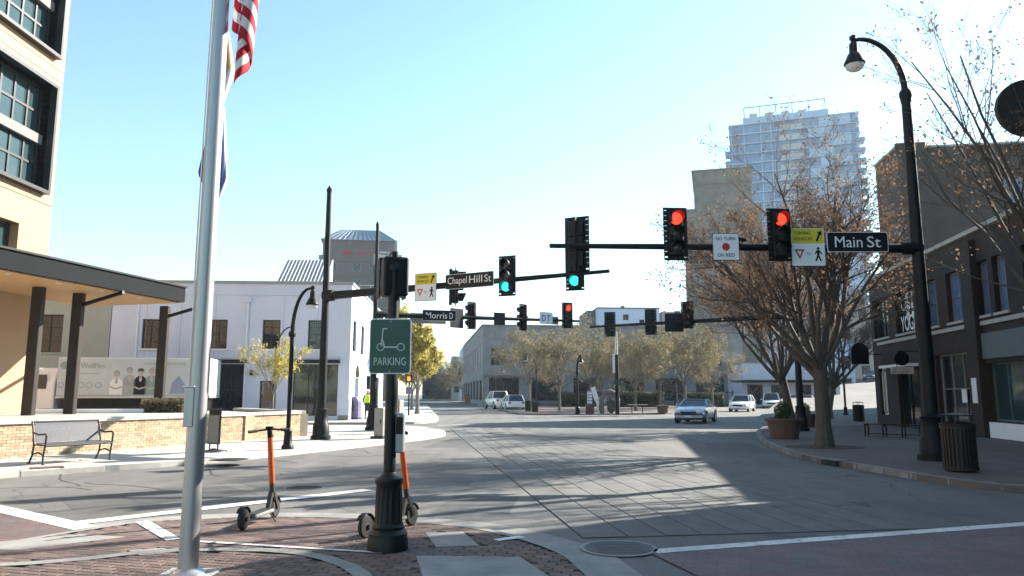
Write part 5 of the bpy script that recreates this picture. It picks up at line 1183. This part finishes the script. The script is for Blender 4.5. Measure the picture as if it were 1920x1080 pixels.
# ============================================================ SCOOTERS
def scooter(rear, front, label, steer, lean, z0=.03):
    d = Vector((front.x-rear.x, front.y-rear.y, 0)); o = thing('kick_scooter', label, 'scooter', (rear.x, rear.y, z0), math.atan2(d.y, d.x), 'orange kick scooters'); Ls = .92
    o.rotation_euler = (lean, 0, math.atan2(d.y, d.x))
    def wheel(x, nm='wheel'):
        mb = MB(); mb.lathe([(.075, -.028), (.112, -.026), (.125, -.012), (.125, .012), (.112, .026), (.075, .028)], 24, axis='y'); wq = mb.build(nm, 'rubber', o, (x, 0, .125), smooth=True)
        MB().lathe([(.074, -.022), (.03, -.030), (.03, .030), (.074, .022)], 16, axis='y').build('rim', 'benchmetal', wq, smooth=True)
    wheel(0); wheel(Ls)
    MB().box(.17, .72, -.085, .085, .10, .15).build('deck', 'deck', o, bevel=.015); MB().box(.18, .71, -.075, .075, .151, .156).build('grip', 'rubber', o)
    mb = MB(); mb.bar((.19, .0, .13), (-.0, .045, .125), .012, .05); mb.bar((.19, .0, .13), (-.0, -.045, .125), .012, .05); mb.build('rear_fork', 'benchmetal', o)
    mb = MB(); pts = [(.0 + .15*math.cos(R(t)), 0, .125 + .15*math.sin(R(t))) for t in range(0, 150, 24)]
    for a, b in zip(pts, pts[1:]): mb.bar(a, b, .07, .008)
    mb.build('rear_fender', 'bmetal', o); mb = MB(); pts = [(Ls + .15*math.cos(R(t)), 0, .125 + .15*math.sin(R(t))) for t in range(20, 150, 24)]
    for a, b in zip(pts, pts[1:]): mb.bar(a, b, .06, .008)
    mb.build('front_fender', 'bmetal', o)
    mb = MB(); mb.bar((.70, 0, .13), (.80, 0, .34), .055, .05); mb.build('neck', 'benchmetal', o)
    mb = MB(); mb.bar((Ls, .05, .12), (.83, .03, .36), .014, .04); mb.bar((Ls, -.05, .12), (.83, -.03, .36), .014, .04); mb.tube([(.85, 0, .30), (.815, 0, .46)], .032, 12); mb.build('front_fork', 'benchmetal', o)
    MB().tube([(.817, 0, .46), (.74, 0, 1.06)], [.040, .034], 14).build('stem', 'orange', o, smooth=True)
    MB().tube([(.74, 0, 1.06), (.727, 0, 1.16)], .034, 12).build('head', 'bmetal', o, smooth=True)
    c, s_ = math.cos(steer), math.sin(steer); hb = [(.725 + s_*w_ - .03*abs(w_)/.25, c*w_, 1.165 - .02*abs(w_)/.25) for w_ in (-.27, -.15, 0, .15, .27)]
    MB().tube(hb, .014, 10).build('handlebar', 'bmetal', o, smooth=True)
    for k in (0, -1): MB().tube([hb[k], Vector(hb[k]).lerp(Vector(hb[1 if k == 0 else -2]), .85)], .021, 10).build('hand_grip', 'rubber', o, smooth=True)
    MB().tube([hb[1], Vector(hb[1]) + Vector((.07, .05, -.02))], .007, 6).build('brake_lever', 'bmetal', o); MB().box(.745, .80, -.03, .03, 1.04, 1.10).build('headlight', 'lampglass', o, bevel=.01); MB().box(.69, .76, -.045, .045, 1.172, 1.20).build('display', 'bmetal', o, bevel=.008)
    MB().tube([(.62, -.06, .11), (.56, -.17, .0)], .009, 6).build('kickstand', 'benchmetal', o)
scooter(G(456, 994, .03), G(506, 974, .03), 'orange and black scooter standing alone near the flagpole', R(-48), R(-2))
scooter(G(686, 1009, .03), G(768, 986, .03), 'orange scooter parked behind the foreground post', R(35), R(-3))

# ============================================================ VEHICLES
def car(name, label, p, rz, paint, L_=4.6, W_=1.8, H_=1.42, kind='sedan', cat='car', z0=0., group='cars on the streets', hood=.92, belt=.95):
    """local: front towards -y, origin on the ground under the middle"""
    o = thing(name, label, cat, (p.x, p.y, z0), rz, group)
    h = W_/2; f, b = -L_/2, L_/2; gc = .2; wr = .33 if kind != 'pickup' else .40
    if kind == 'pickup': gc = .38; belt = 1.15; hood = 1.12
    deck = {'sedan': belt+.02, 'suv': belt, 'pickup': 1.12}[kind]
    prof = [(f, .48, .62), (f+.12, .30, .70), (f+.35, gc, .78*hood/.92), (f+.95, gc, hood), (f+1.35, gc, belt), (0, gc, belt), (b-1.1, gc, belt), (b-.35, gc, deck), (b-.05, .32, deck-.06), (b, .5, deck-.25)]
    mb = MB(); vs = []; n = 9
    for i, (y, zb, zt) in enumerate(prof):
        ww = h*(.86 if i in (0, len(prof)-1) else (.94 if i in (1, len(prof)-2) else 1.0)); zm = zb + (zt-zb)*.55
        half = [(ww*.80, zb), (ww*.97, zb+.10), (ww, zm), (ww*.96, zt-.07), (ww*.86, zt)]
        ringp = [(x, z) for x, z in half] + [(0, zt+.025)] + [(-x, z) for x, z in reversed(half)]
        vs += [(x, y, z) for x, z in ringp]
    m_ = 11; fs = []
    for i in range(len(prof)-1):
        for k in range(m_): fs.append((i*m_+k, i*m_+(k+1) % m_, (i+1)*m_+(k+1) % m_, (i+1)*m_+k))
    fs.append(tuple(range(m_))); fs.append(tuple((len(prof)-1)*m_+k for k in range(m_)))
    mb.add(vs, fs); mb.build('body', paint, o, smooth=True)
    # greenhouse
    ya, yb, yc, yd = {'sedan': (f+1.35, f+2.05, b-1.55, b-.75), 'suv': (f+1.2, f+1.9, b-.55, b-.08), 'pickup': (f+1.5, f+2.1, f+3.5, f+3.75)}[kind]
    zb = belt-.01; zt = H_-.05; wb_, wt = h*.90, h*.70
    B = [(-wb_, ya, zb), (wb_, ya, zb), (wb_, yd, zb), (-wb_, yd, zb)]; T = [(-wt, yb, zt), (wt, yb, zt), (wt, yc, zt), (-wt, yc, zt)]
    V = [Vector(q) for q in B]; U = [Vector(q) for q in T]
    MB().quad(V[0], V[1], U[1], U[0]).build('windscreen', 'glass', o, recalc=False); MB().quad(V[3], U[3], U[2], V[2]).build('rear_window', 'glass', o, recalc=False)
    for i, j in ((0, 3), (1, 2)):
        mid_b, mid_t = (V[i]+V[j])/2, (U[i]+U[j])/2
        MB().quad(V[i], mid_b, mid_t, U[i]).build('side_window', 'glass', o, recalc=False); MB().quad(mid_b, V[j], U[j], mid_t).build('side_window', 'glass', o, recalc=False)
    for q in range(4): MB().bar(V[q], U[q], .09, .09).build('pillar', paint, o)
    for i, j in ((0, 3), (1, 2)): MB().bar((V[i]+V[j])/2, (U[i]+U[j])/2, .08, .06).build('pillar', paint, o)
    mb = MB(); mb.box(-wt-.02, wt+.02, yb-.04, yc+.04, zt-.01, zt+.035); mb.build('roof', paint, o, bevel=.03)
    if kind == 'pickup':
        MB().box(-h*.9, h*.9, f+3.85, b-.1, belt-.02, belt+.03).build('bed_rail', paint, o)
    for s in (-1, 1):
        MB().box(*sorted((s*h*.52, s*h*.84)), f-.015, f+.16, .62, .76).build('headlight', 'headlamp', o, bevel=.02)
        MB().box(*sorted((s*h*.60, s*h*.86)), b-.12, b+.012, deck-.28, deck-.1).build('taillight', 'taillamp', o, bevel=.02)
        MB().box(*sorted((s*(h+.0), s*(h+.17))), ya+.15, ya+.27, belt-.02, belt+.12).build('mirror', paint, o, bevel=.03)
        for y in (f+.82, b-.86):
            mb = MB(); mb.lathe([(.0, -.11), (wr*.98, -.11), (wr, -.09), (wr, .09), (wr*.98, .11), (.0, .11)], 20, axis='x'); wq = mb.build('wheel', 'rubber', o, (s*(h-.10), y, wr), smooth=True)
            MB().lathe([(wr*.66, s*.112), (wr*.6, s*.118), (wr*.15, s*.112), (.01, s*.118)], 14, axis='x').build('rim', 'greymetal', wq)
            MB().lathe([(wr*1.16, -.02), (wr*1.16, .02)], 20, (s*(h-.012), y, wr+.02), axis='x').build('wheel_arch', 'rubber', o)
        MB().box(*sorted((s*(h-.02), s*(h+.006))), ya+1.3, ya+1.45, belt-.16, belt-.12).build('door_handle', 'chrome', o)
    MB().box(-h*.48, h*.48, f-.012, f+.1, .50 if kind != 'pickup' else .62, .66 if kind != 'pickup' else .95).build('grille', 'bmetal', o)
    MB().box(-h*.9, h*.9, f-.03, f+.12, .30, .47).build('front_bumper', paint if kind != 'pickup' else 'chrome', o, bevel=.03); MB().box(-h*.9, h*.9, b-.12, b+.03, .34, .52).build('rear_bumper', paint if kind != 'pickup' else 'chrome', o, bevel=.03)
    MB().box(-.16, .16, f-.045, f-.031, .36, .44).build('licence_plate', 'signwhite', o); MB().box(-.16, .16, b+.031, b+.045, .5, .6).build('licence_plate', 'signwhite', o)
    return o
car('sedan', 'silver sedan driving towards us in the shade at the far kerb', G(1306, 792), R(-25), 'silver', 4.4, 1.74, 1.36)
car('hatchback', 'white compact car beyond the silver sedan', G(1392, 771.5), R(-28), 'carwhite', 4.3, 1.8, 1.55, 'suv')
car('suv', 'white sport utility car farther up beside the pale shop row', G(1447, 765.5), R(-20), 'carwhite', 4.8, 1.95, 1.75, 'suv')
car('parked_car', 'white parked car seen between the planter and the big tree trunk', G(1512, 765), R(-24), 'carwhite', 4.5, 1.85, 1.5, 'suv')
car('pickup_truck', 'white pickup truck at the left edge of the plaza', G(934, 766.5), R(195), 'carwhite', 5.6, 2.0, 1.95, 'pickup', 'truck')
car('hatchback', 'white car parked in front of the white pickup at the plaza edge', G(961, 769), R(190), 'carwhite', 4.4, 1.82, 1.55, 'suv')
car('parked_car', 'dark blue car far down the left street', G(834, 746.5), R(188), 'cardark', 4.6, 1.8, 1.5, 'sedan')
car('parked_car', 'pale car far down the left street by the yellow tree', G(801, 747.5), R(8), 'silver', 4.6, 1.8, 1.5, 'suv')
car('parked_car', 'dark car high up the climbing street on the right', P(1632, 716, 118), R(-30), 'cardark', 4.6, 1.8, 1.5, 'suv', z0=3.75)
# ---- lorry behind the canopy
tA, tB = P(104, 742, 37.2), P(392, 742, 38.4); d = Vector((tB.x-tA.x, tB.y-tA.y, 0)); TL = d.length
t = thing('box_truck', 'white box lorry with printed figures parked behind the canopy', 'truck', (tA.x, tA.y, 0), math.atan2(d.y, d.x))
zt0, zt1 = P(200, 742, 37.8).z, P(200, 671, 37.8).z
MB().box(0, TL, 0, 2.4, zt0, zt1).build('cargo_box', 'truckprint', t, bevel=.03); MB().box(-.02, TL+.02, -.02, 2.42, zt0-.12, zt0-.002).build('sill_rail', 'steel', t)
MB().box(.2, TL-.2, .4, 2.0, .75, zt0-.122).build('chassis', 'bmetal', t)
MB().side([(0.1, .7), (2.3, .7), (2.3, 2.2), (1.9, 2.95), (.5, 2.95), (.1, 2.2)], -1.6, -.12).build('cab', 'carwhite', t, bevel=.05); MB().box(-1.3, -.5, .07, .098, 1.9, 2.6).build('cab_window', 'glass', t); MB().box(-2.3, -1.602, .2, 2.2, .7, 1.75).build('bonnet', 'carwhite', t, bevel=.08)
for x in (-1.5, TL*.52, TL*.72):
    mb = MB(); mb.lathe([(0, -.14), (.5, -.14), (.52, -.1), (.52, .1), (.5, .14), (0, .14)], 22, axis='y'); wq = mb.build('wheel', 'rubber', t, (x, .22, .52), smooth=True); MB().lathe([(.3, -.15), (.12, -.19), (.02, -.19)], 14, axis='y').build('rim', 'steel', wq)
def tp(px): return (px-104)/(392-104)*TL
def tzp(py): return zt1 - (py-671)/(742-671)*(zt1-zt0)
text('WellFlex', tp(192)-tp(146), .26, 'p_teal', t, (tp(169), -.008, tzp(686))); text('a healthier workplace', tp(180)-tp(146), .10, 'p_grey', t, (tp(163), -.008, tzp(701)))
text('CONNECTED CARE', tp(345)-tp(263), .15, 'p_grey', t, (tp(304), -.008, tzp(682)))
for px, mt in ((149, 'p_blue'), (164, 'p_green'), (181, 'p_blue'), (112, 'p_blue')):
    mb = MB(); ring(mb, .12, .15, -.008, -.003, 16, tp(px), tzp(722)); mb.build('emblem', mt, t)
mb = MB(); mb.plate(circle(.2, 16, tp(116), tzp(686)), -.008, -.003); mb.build('emblem', 'p_teal', t)
for px, top_, body, hair in ((214, 694, 'signwhite', 'p_grey'), (238, 688, 'p_grey', 'p_teal'), (259, 690, 'signblack', 'bark'), (280, 689, 'p_teal', 'p_grey')):
    x = tp(px); zt_ = tzp(top_); mb = MB(); mb.plate(circle(.15, 14, x, zt_-.20), -.0075, -.003); mb.build('printed_face', 'p_pink', t)
    mb = MB(); mb.plate([(x + .165*math.cos(R(a_)), zt_-.17+.165*math.sin(R(a_))) for a_ in range(0, 181, 20)], -.0085, -.0035); mb.build('printed_hair', hair, t)
    mb = MB(); mb.plate([(x-.30, zt0+.05), (x+.30, zt0+.05), (x+.30, zt_-.62), (x+.2, zt_-.48), (x+.06, zt_-.38), (x-.06, zt_-.38), (x-.2, zt_-.48), (x-.30, zt_-.62)], -.007, -.003); mb.build('printed_torso', body, t)
    mb = MB(); mb.plate([(x-.07, zt_-.62), (x, zt_-.72), (x+.07, zt_-.62), (x+.05, zt_-.38), (x-.05, zt_-.38)], -.009, -.0035); mb.build('printed_collar', 'p_pink', t)
    mb = MB(); mb.plate([(x-.29, zt0+.42), (x-.05, zt0+.30), (x+.29, zt0+.40), (x+.29, zt0+.48), (x-.05, zt0+.39), (x-.29, zt0+.50)], -.009, -.0035); mb.build('printed_arms', 'p_pink', t)
mb = MB(); mb.plate([(tp(315), zt0+.1), (tp(345), zt0+.1), (tp(343), zt0+.6), (tp(332), zt0+1.0), (tp(320), zt0+.7)], -.007, -.003); mb.build('printed_mark', 'p_blue', t)

# ============================================================ TREES
def leafquad(mb, rg, c, s, mi):
    d = Vector((rg.gauss(0, 1), rg.gauss(0, 1), rg.gauss(0, 1))).normalized(); e = d.orthogonal().normalized(); e = Matrix.Rotation(rg.uniform(0, 6.28), 3, d) @ e
    a = d*s*.5; b_ = e*s*.3
    mb.add([c-a, c-a*.1-b_, c+a, c-a*.1+b_], [(0, 1, 2, 3)], mi)
def make_tree(seed, H_=8.5, trunk_h=2.0, tr=.17, limbs=10, spread=(22, 48), lens=(4.2, 5.6), kids=(6, 6, 5), ratio=.52, leaves=.6, leaf=.10, bark='bark', twig='twig', leafm='leaf_brown', up=.06, twist=.16, leaf_low=1.0, lean=(0, 0), nleaf=3, kang=(22, 55)):
    rg = random.Random(seed); W_ = MB(); C = MB()
    def branch(p, d, L_, r_, lvl):
        n = 5 if lvl == 0 else (4 if lvl < 3 else 2); pts = [p]; dirs = [d]; q = p; v = d
        for i in range(n):
            v = (v + Vector((rg.gauss(0, twist), rg.gauss(0, twist), rg.gauss(up, twist*.6)))).normalized(); q = q + v*(L_/n); pts.append(q); dirs.append(v)
        rad = [max(r_*(1 - .78*i/n), .0036) for i in range(n+1)]
        tgt, sides, mi = (W_, 7 if r_ > .05 else 5, 0) if r_ > .022 else (C, 3, 0)
        tgt.tube(pts, rad, sides, caps=False, mi=mi)
        if lvl < len(kids):
            for k in range(kids[lvl]):
                t = rg.uniform(.28, 1.0); i = min(int(t*n), n-1); f_ = t*n-i
                bp = pts[i].lerp(pts[i+1], f_); bd = dirs[min(i+1, n)]
                ax = Matrix.Rotation(rg.uniform(0, 6.28), 3, bd) @ bd.orthogonal().normalized()
                nd = Matrix.Rotation(R(rg.uniform(*kang)), 3, ax) @ bd
                branch(bp, nd.normalized(), L_*ratio*rg.uniform(.7, 1.2)*(1.15-.4*t), max(r_*(1-.70*t)*.56, .0042), lvl+1)
        if lvl >= len(kids)-1:
            for i in range(1, n+1):
                for _ in range(nleaf):
                    low = 1.0 if leaf_low >= 1 else max(0., min(1., (1.25 - pts[i].z/H_)))
                    if rg.random() < leaves*low: leafquad(C, rg, pts[i] + Vector((rg.gauss(0, .09), rg.gauss(0, .09), rg.gauss(0, .09))), leaf*rg.uniform(.6, 1.3), 1)
    tp_ = [Vector((0, 0, 0)), Vector((.01, .0, trunk_h*.25)), Vector((lean[0]*.4, lean[1]*.4, trunk_h*.6)), Vector((lean[0], lean[1], trunk_h*1.05))]
    W_.tube(tp_, [tr*1.5, tr*1.08, tr, tr*1.02], 12, caps=False)
    for i in range(limbs):
        az = 6.283*i/limbs + rg.uniform(-.3, .3); an = R(rg.uniform(*spread)) if i else R(5); d = Vector((math.sin(an)*math.cos(az), math.sin(an)*math.sin(az), math.cos(an)))
        bp = tp_[3] + Vector((0, 0, -rg.uniform(0, trunk_h*.22))); branch(bp, d, rg.uniform(*lens), tr*rg.uniform(.36, .55), 0)
    return W_.mesh('trunk', bark, smooth=False, recalc=False), C.mesh('crown', [twig, leafm], recalc=False)
def tree(meshes, label, p, rz=0., s=1.0, z0=.12, group=None, name='street_tree', sz=None):
    o = thing(name, label, 'tree', (p.x, p.y, z0), rz, group); o.scale = (s, s, sz or s)
    put('trunk', meshes[0], o); put('crown', meshes[1], o); return o
big = make_tree(11, H_=9.5, trunk_h=2.2, tr=.20, limbs=17, spread=(12, 54), lens=(4.5, 6.0), kids=(8, 7, 7), ratio=.45, leaves=.50, leaf=.085, leaf_low=.5, twist=.13)
tree(big, 'big bare tree with brown leaves on the right pavement beside the planter', G(1546, 838, .12), R(30), 1.0, group='bare street trees')
p = G(1546, 838, .12); o = struct(MB().prism([(p.x + 1.15*math.cos(a_/12*6.283), p.y + .9*math.sin(a_/12*6.283)) for a_ in range(12)], .118, .127).build('tree_pit', 'hedgebase'))
big2 = make_tree(23, H_=9, trunk_h=2.2, tr=.19, limbs=14, spread=(18, 56), lens=(4.5, 6.0), kids=(8, 7, 6), ratio=.47, leaves=.42, leaf=.095, leaf_low=.5, lean=(-.35, 0))
tree(big2, 'leaning tree with brown leaves behind the planter', G(1483, 800, .12), R(10), 1.02, group='bare street trees')
tree(big2, 'farther bare tree with brown leaves between signal mast and shops', G(1556, 785, .12), R(140), .95, group='bare street trees')
edge_t = make_tree(38, H_=10, trunk_h=2.6, tr=.15, limbs=15, spread=(8, 38), lens=(5.2, 7.0), kids=(6, 5, 5), ratio=.42, leaves=.13, leaf=.085, twist=.11, up=.07)
tree(edge_t, 'bare tree at the right edge with few leaves reaching over the lamp', Vector((12.9, 16.9, 0)), R(75), 1.08, group='bare street trees')
# yellow trees
yel = make_tree(51, H_=6, trunk_h=1.5, tr=.13, limbs=9, spread=(8, 30), lens=(3.2, 4.6), kids=(8, 7, 4), ratio=.42, leaves=.95, leaf=.20, bark='bark_l', twig='twig_l', leafm='leaf_yellow', nleaf=4, up=.14)
tree(yel, 'bright yellow upright tree at the far corner behind the parking sign', G(782, 776, .12), 0, 1.12, group='yellow pear trees', name='pear_tree')
tree(yel, 'rounded yellow green tree down the street left of the pickup', G(912, 757, .12), R(100), .95, group='yellow pear trees', name='pear_tree')
tree(yel, 'second yellow tree close behind the one at the far corner', G(772, 768, .12), R(200), 1.0, group='yellow pear trees', name='pear_tree')
yng = make_tree(63, H_=5, trunk_h=1.5, tr=.07, limbs=8, spread=(8, 30), lens=(2.4, 3.2), kids=(6, 5, 3), ratio=.42, leaves=.62, leaf=.13, bark='bark_l', twig='twig_l', leafm='leaf_yellow', nleaf=2, up=.12)
tree(yng, 'young thin yellow tree in front of the white building', P(510, 782, 38.2), R(40), .85, group='yellow pear trees', name='pear_tree', z0=.12)
# plaza trees in rows
pl = [make_tree(71+i, H_=8, trunk_h=2.1, tr=.11, limbs=12, spread=(14, 66), lens=(3.2, 4.6), kids=(8, 7, 5), ratio=.48, leaves=.36, leaf=.13, bark='bark_l', twig='twig_l', leafm='leaf_pale', nleaf=3, up=.06) for i in range(3)]
spots = [(992, 765, 'leftmost'), (1049, 770, 'second from left'), (1108, 766, 'third from left'), (1150, 762, 'fourth from left'), (1192, 770, 'fifth from left'), (1238, 765, 'sixth from left'), (1285, 768, 'seventh from left'), (1336, 764, 'rightmost')]
for i, (px, py, w_) in enumerate(spots): tree(pl[i % 3], 'pale olive plaza tree with wide crown, %s of the front row' % w_, G(px, py, .12), R(57*i), random.Random(i).uniform(1.02, 1.3), group='olive plaza trees', name='plaza_tree')
for i, px in enumerate((1020, 1090, 1165, 1262)): tree(pl[(i+1) % 3], 'pale olive plaza tree in the back row, %s from the left' % ('first', 'second', 'third', 'fourth')[i], G(px, 757.5, .12), R(90+41*i), 1.3, group='olive plaza trees', name='plaza_tree')
for px, d_, lb in ((815, 190, 'bare reddish tree far down the left street'), (845, 170, 'low green tree far down the left street'), (868, 150, 'olive tree beside the far blue office')):
    q = P(px, 745, d_); tree(pl[1] if px > 820 else big2, lb, q, R(px), 1.3 if px > 820 else 1.25, 0.1, 'far street trees', 'far_tree')
# shrubs on the podium
hedge(Vector((-14.0, 30.4, 0)), 1.9, .7, .55, 'low yellow green shrubs behind the brick wall', 420, 'leaf_pale', .08).location.z = .88
o = thing('planter_box', 'long white planter box on the podium behind the brick wall', 'planter', (-16.6, 29.6, .9), R(18)); MB().box(-1.9, 1.9, -.3, .3, 0, .16).build('box', 'white', o, bevel=.02); MB().box(-1.8, 1.8, -.24, .24, .161, .18).build('soil', 'hedgebase', o)

# ============================================================ FLAGPOLE AND FLAGS
fp = G(352, 1077, .03); o = thing('flagpole', 'tall grey aluminium flagpole in the left foreground', 'flagpole', (fp.x, fp.y, .03))
MB().tube([(0, 0, 0), (0, 0, 4), (0, 0, 9.5)], [.088, .080, .06], 24).build('pole', 'alu', o, smooth=True)
MB().lathe([(.16, 0), (.155, .02), (.10, .05), (.092, .06)], 24).build('base_collar', 'alu', o, smooth=True); MB().box(-.24, .24, -.22, .22, -.018, .008).build('base_plate', 'concrete', o)
zc1, zc0 = P(352, 726, fp.y).z-.03, P(352, 800, fp.y).z-.03
MB().box(-.094, .0, -.092, .05, zc0, zc1).build('winch_cover', 'alu', o, bevel=.006); MB().box(-.11, .005, -.105, .055, zc1, zc1+.012).build('cover_lip', 'signwhite', o)
MB().tube([(-.075, -.05, zc1), (-.085, -.05, 3), (-.078, -.04, 6)], .005, 6).build('halyard', 'white', o); MB().tube([(-.065, -.07, zc1), (-.07, -.07, 4), (-.065, -.06, 6)], .005, 6).build('halyard', 'white', o)
def flag(label, mat, z_hi, hoist, fly, path, drop, group='limp flags on the pole', seed=1, nu=44, nv=26):
    """path(u, v) -> x, y offset of the hanging cloth from the pole axis; the fly sags by drop"""
    rg = random.Random(seed); vs = []; uv = []; fs = []
    for j in range(nv+1):
        for i in range(nu+1):
            u, v = i/nu, j/nv; x, y = path(u, v); z = z_hi - v*hoist - drop*u*fly*(1-.18*v) + .012*math.sin(9*u+5*v); vs.append((x, y, z)); uv.append((u, v))
    for j in range(nv):
        for i in range(nu): a = j*(nu+1)+i; fs.append((a, a+1, a+nu+2, a+nu+1))
    me = bpy.data.meshes.new('flag'); me.from_pydata(vs, [], fs); L_ = me.uv_layers.new(name='uv')
    for lp_ in me.loops: L_.data[lp_.index].uv = uv[lp_.vertex_index]
    me.materials.append(M[mat]); me.shade_smooth()
    ob = put('flag', me, None, (fp.x, fp.y, .03)); sm_ = ob.modifiers.new('t', 'SOLIDIFY'); sm_.thickness = .002
    return tag(ob, label, 'flag', group)
def p_us(u, v):
    out = .085 + .33*math.sin(min(1, u*1.6)*math.pi*.5)*(1 - .25*v)*(1 - .55*max(0, u-.55)/.45); return out + .018*math.sin(14*u+3*v), .03 + .07*math.sin(10*u + 2*v) - .02*v
flag('red and white striped flag hanging limp from the flagpole', 'flag_us', 6.95, 1.62, 1.7, p_us, .48, seed=1)
def wrap(r0, w1, w2, ph, knot=.75):
    """limp cloth gathered behind the pole: widens downwards to the knot, then pulls in again; folds run down it"""
    def f(u, v):
        t = (u-.5)*2; k = (.35 + .65*v/knot) if v < knot else max(.30, 1 - (v-knot)/(1-knot)*.75)
        x = (w2 if t > 0 else w1)*abs(t)**.8*k*(1 if t > 0 else -1); return x + .014*math.sin(21*u+ph+2*v)*k, r0 + .045*math.cos(24*u+ph+v*2.5)*k + .02
    return f
flag('gold and white flag end wrapped round the flagpole below the striped one', 'flag_gold', 5.30, .80, .5, wrap(.085, .13, .12, .4, .5), .0, seed=2)
flag('white and blue flag wrapped limp round the flagpole', 'flag_blue', 4.55, 1.0, .6, wrap(.09, .165, .13, 1.7), .12, seed=3)

# ============================================================ PEOPLE
def person(label, p, rz, vest, z0=.12, H_=1.75):
    o = thing('person', label, 'person', (p.x, p.y, z0), rz, 'people on the pavement')
    k = H_/1.75
    J = {'pel': (0, 0, .95), 'sp': (0, 0, 1.18), 'ch': (0, .01, 1.36), 'nk': (0, 0, 1.50), 'hd': (0, -.01, 1.60), 'ht': (0, -.01, 1.70),
         'ls': (-.18, 0, 1.40), 'le': (-.25, .03, 1.14), 'lw': (-.22, -.12, .94), 'lh': (-.21, -.16, .87), 'rs': (.18, 0, 1.40), 're': (.25, .03, 1.14), 'rw': (.22, -.12, .94), 'rh': (.21, -.16, .87),
         'lp': (-.09, 0, .90), 'lk': (-.10, -.03, .50), 'la': (-.11, .02, .09), 'lt': (-.12, -.13, .03), 'rp': (.09, 0, .90), 'rk': (.11, .02, .50), 'ra': (.12, .06, .09), 'rt': (.13, -.09, .03)}
    E = [('pel', 'sp'), ('sp', 'ch'), ('ch', 'nk'), ('nk', 'hd'), ('hd', 'ht'), ('ch', 'ls'), ('ls', 'le'), ('le', 'lw'), ('lw', 'lh'), ('ch', 'rs'), ('rs', 're'), ('re', 'rw'), ('rw', 'rh'), ('pel', 'lp'), ('lp', 'lk'), ('lk', 'la'), ('la', 'lt'), ('pel', 'rp'), ('rp', 'rk'), ('rk', 'ra'), ('ra', 'rt')]
    rad = {'pel': .15, 'sp': .14, 'ch': .155, 'nk': .055, 'hd': .095, 'ht': .075, 'ls': .075, 'le': .05, 'lw': .035, 'lh': .04, 'rs': .075, 're': .05, 'rw': .035, 'rh': .04, 'lp': .10, 'lk': .065, 'la': .045, 'lt': .04, 'rp': .10, 'rk': .065, 'ra': .045, 'rt': .04}
    ks = list(J); me = bpy.data.meshes.new('body'); me.from_pydata([Vector(J[q])*k for q in ks], [(ks.index(a), ks.index(b)) for a, b in E], [])
    b_ = put('body', me, o); me.materials.append(M['cloth_d'])
    md = b_.modifiers.new('skin', 'SKIN'); 
    lay = me.skin_vertices[0] if me.skin_vertices else None
    if lay is None:
        bm = bmesh.new(); bm.from_mesh(me); bm.verts.layers.skin.verify(); bm.to_mesh(me); bm.free(); lay = me.skin_vertices[0]
    for i, q in enumerate(ks): lay.data[i].radius = (rad[q]*k, rad[q]*k*(.8 if q in ('pel', 'sp', 'ch') else 1)); lay.data[i].use_root = q == 'pel'
    sb = b_.modifiers.new('sub', 'SUBSURF'); sb.levels = 1; sb.render_levels = 1
    MB().lathe([(.085*k, 1.54*k), (.098*k, 1.60*k), (.095*k, 1.66*k), (.06*k, 1.73*k)], 14, (0, -.015, 0)).build('face', 'skin', b_, smooth=True)
    if vest:
        mb = MB(); mb.lathe([(.185*k, 1.0*k), (.19*k, 1.15*k), (.20*k, 1.35*k), (.16*k, 1.44*k), (.09*k, 1.47*k)], 16); vq = mb.build('vest', 'hivis', o, smooth=True); vq.scale = (1, .82, 1)
        MB().lathe([(.12*k, 1.67*k), (.125*k, 1.69*k), (.11*k, 1.76*k), (.04*k, 1.80*k)], 14, (0, -.01, 0)).build('helmet', 'white', o, smooth=True)
    else:
        MB().lathe([(.102*k, 1.64*k), (.10*k, 1.70*k), (.05*k, 1.745*k)], 14, (0, .0, 0)).build('hair', 'bark', b_, smooth=True)
    return o
person('person in yellow high visibility vest and white helmet by the white building', G(688, 787, .12), R(20), True)

# ============================================================ AIR
hz = MB().box(-915, 915, -915, 915, -1.0, 108).build('haze', 'white'); hz['kind'] = 'stuff'
hm = bpy.data.materials.new('haze air'); hm.use_nodes = True; hm.node_tree.nodes.clear()
ho = hm.node_tree.nodes.new('ShaderNodeOutputMaterial'); hv = hm.node_tree.nodes.new('ShaderNodeVolumePrincipled')
hv.inputs['Color'].default_value = (.72, .86, 1.0, 1); hv.inputs['Density'].default_value = .00028; hv.inputs['Anisotropy'].default_value = .25
hm.node_tree.links.new(hv.outputs[0], ho.inputs['Volume']); hz.data.materials.clear(); hz.data.materials.append(hm)
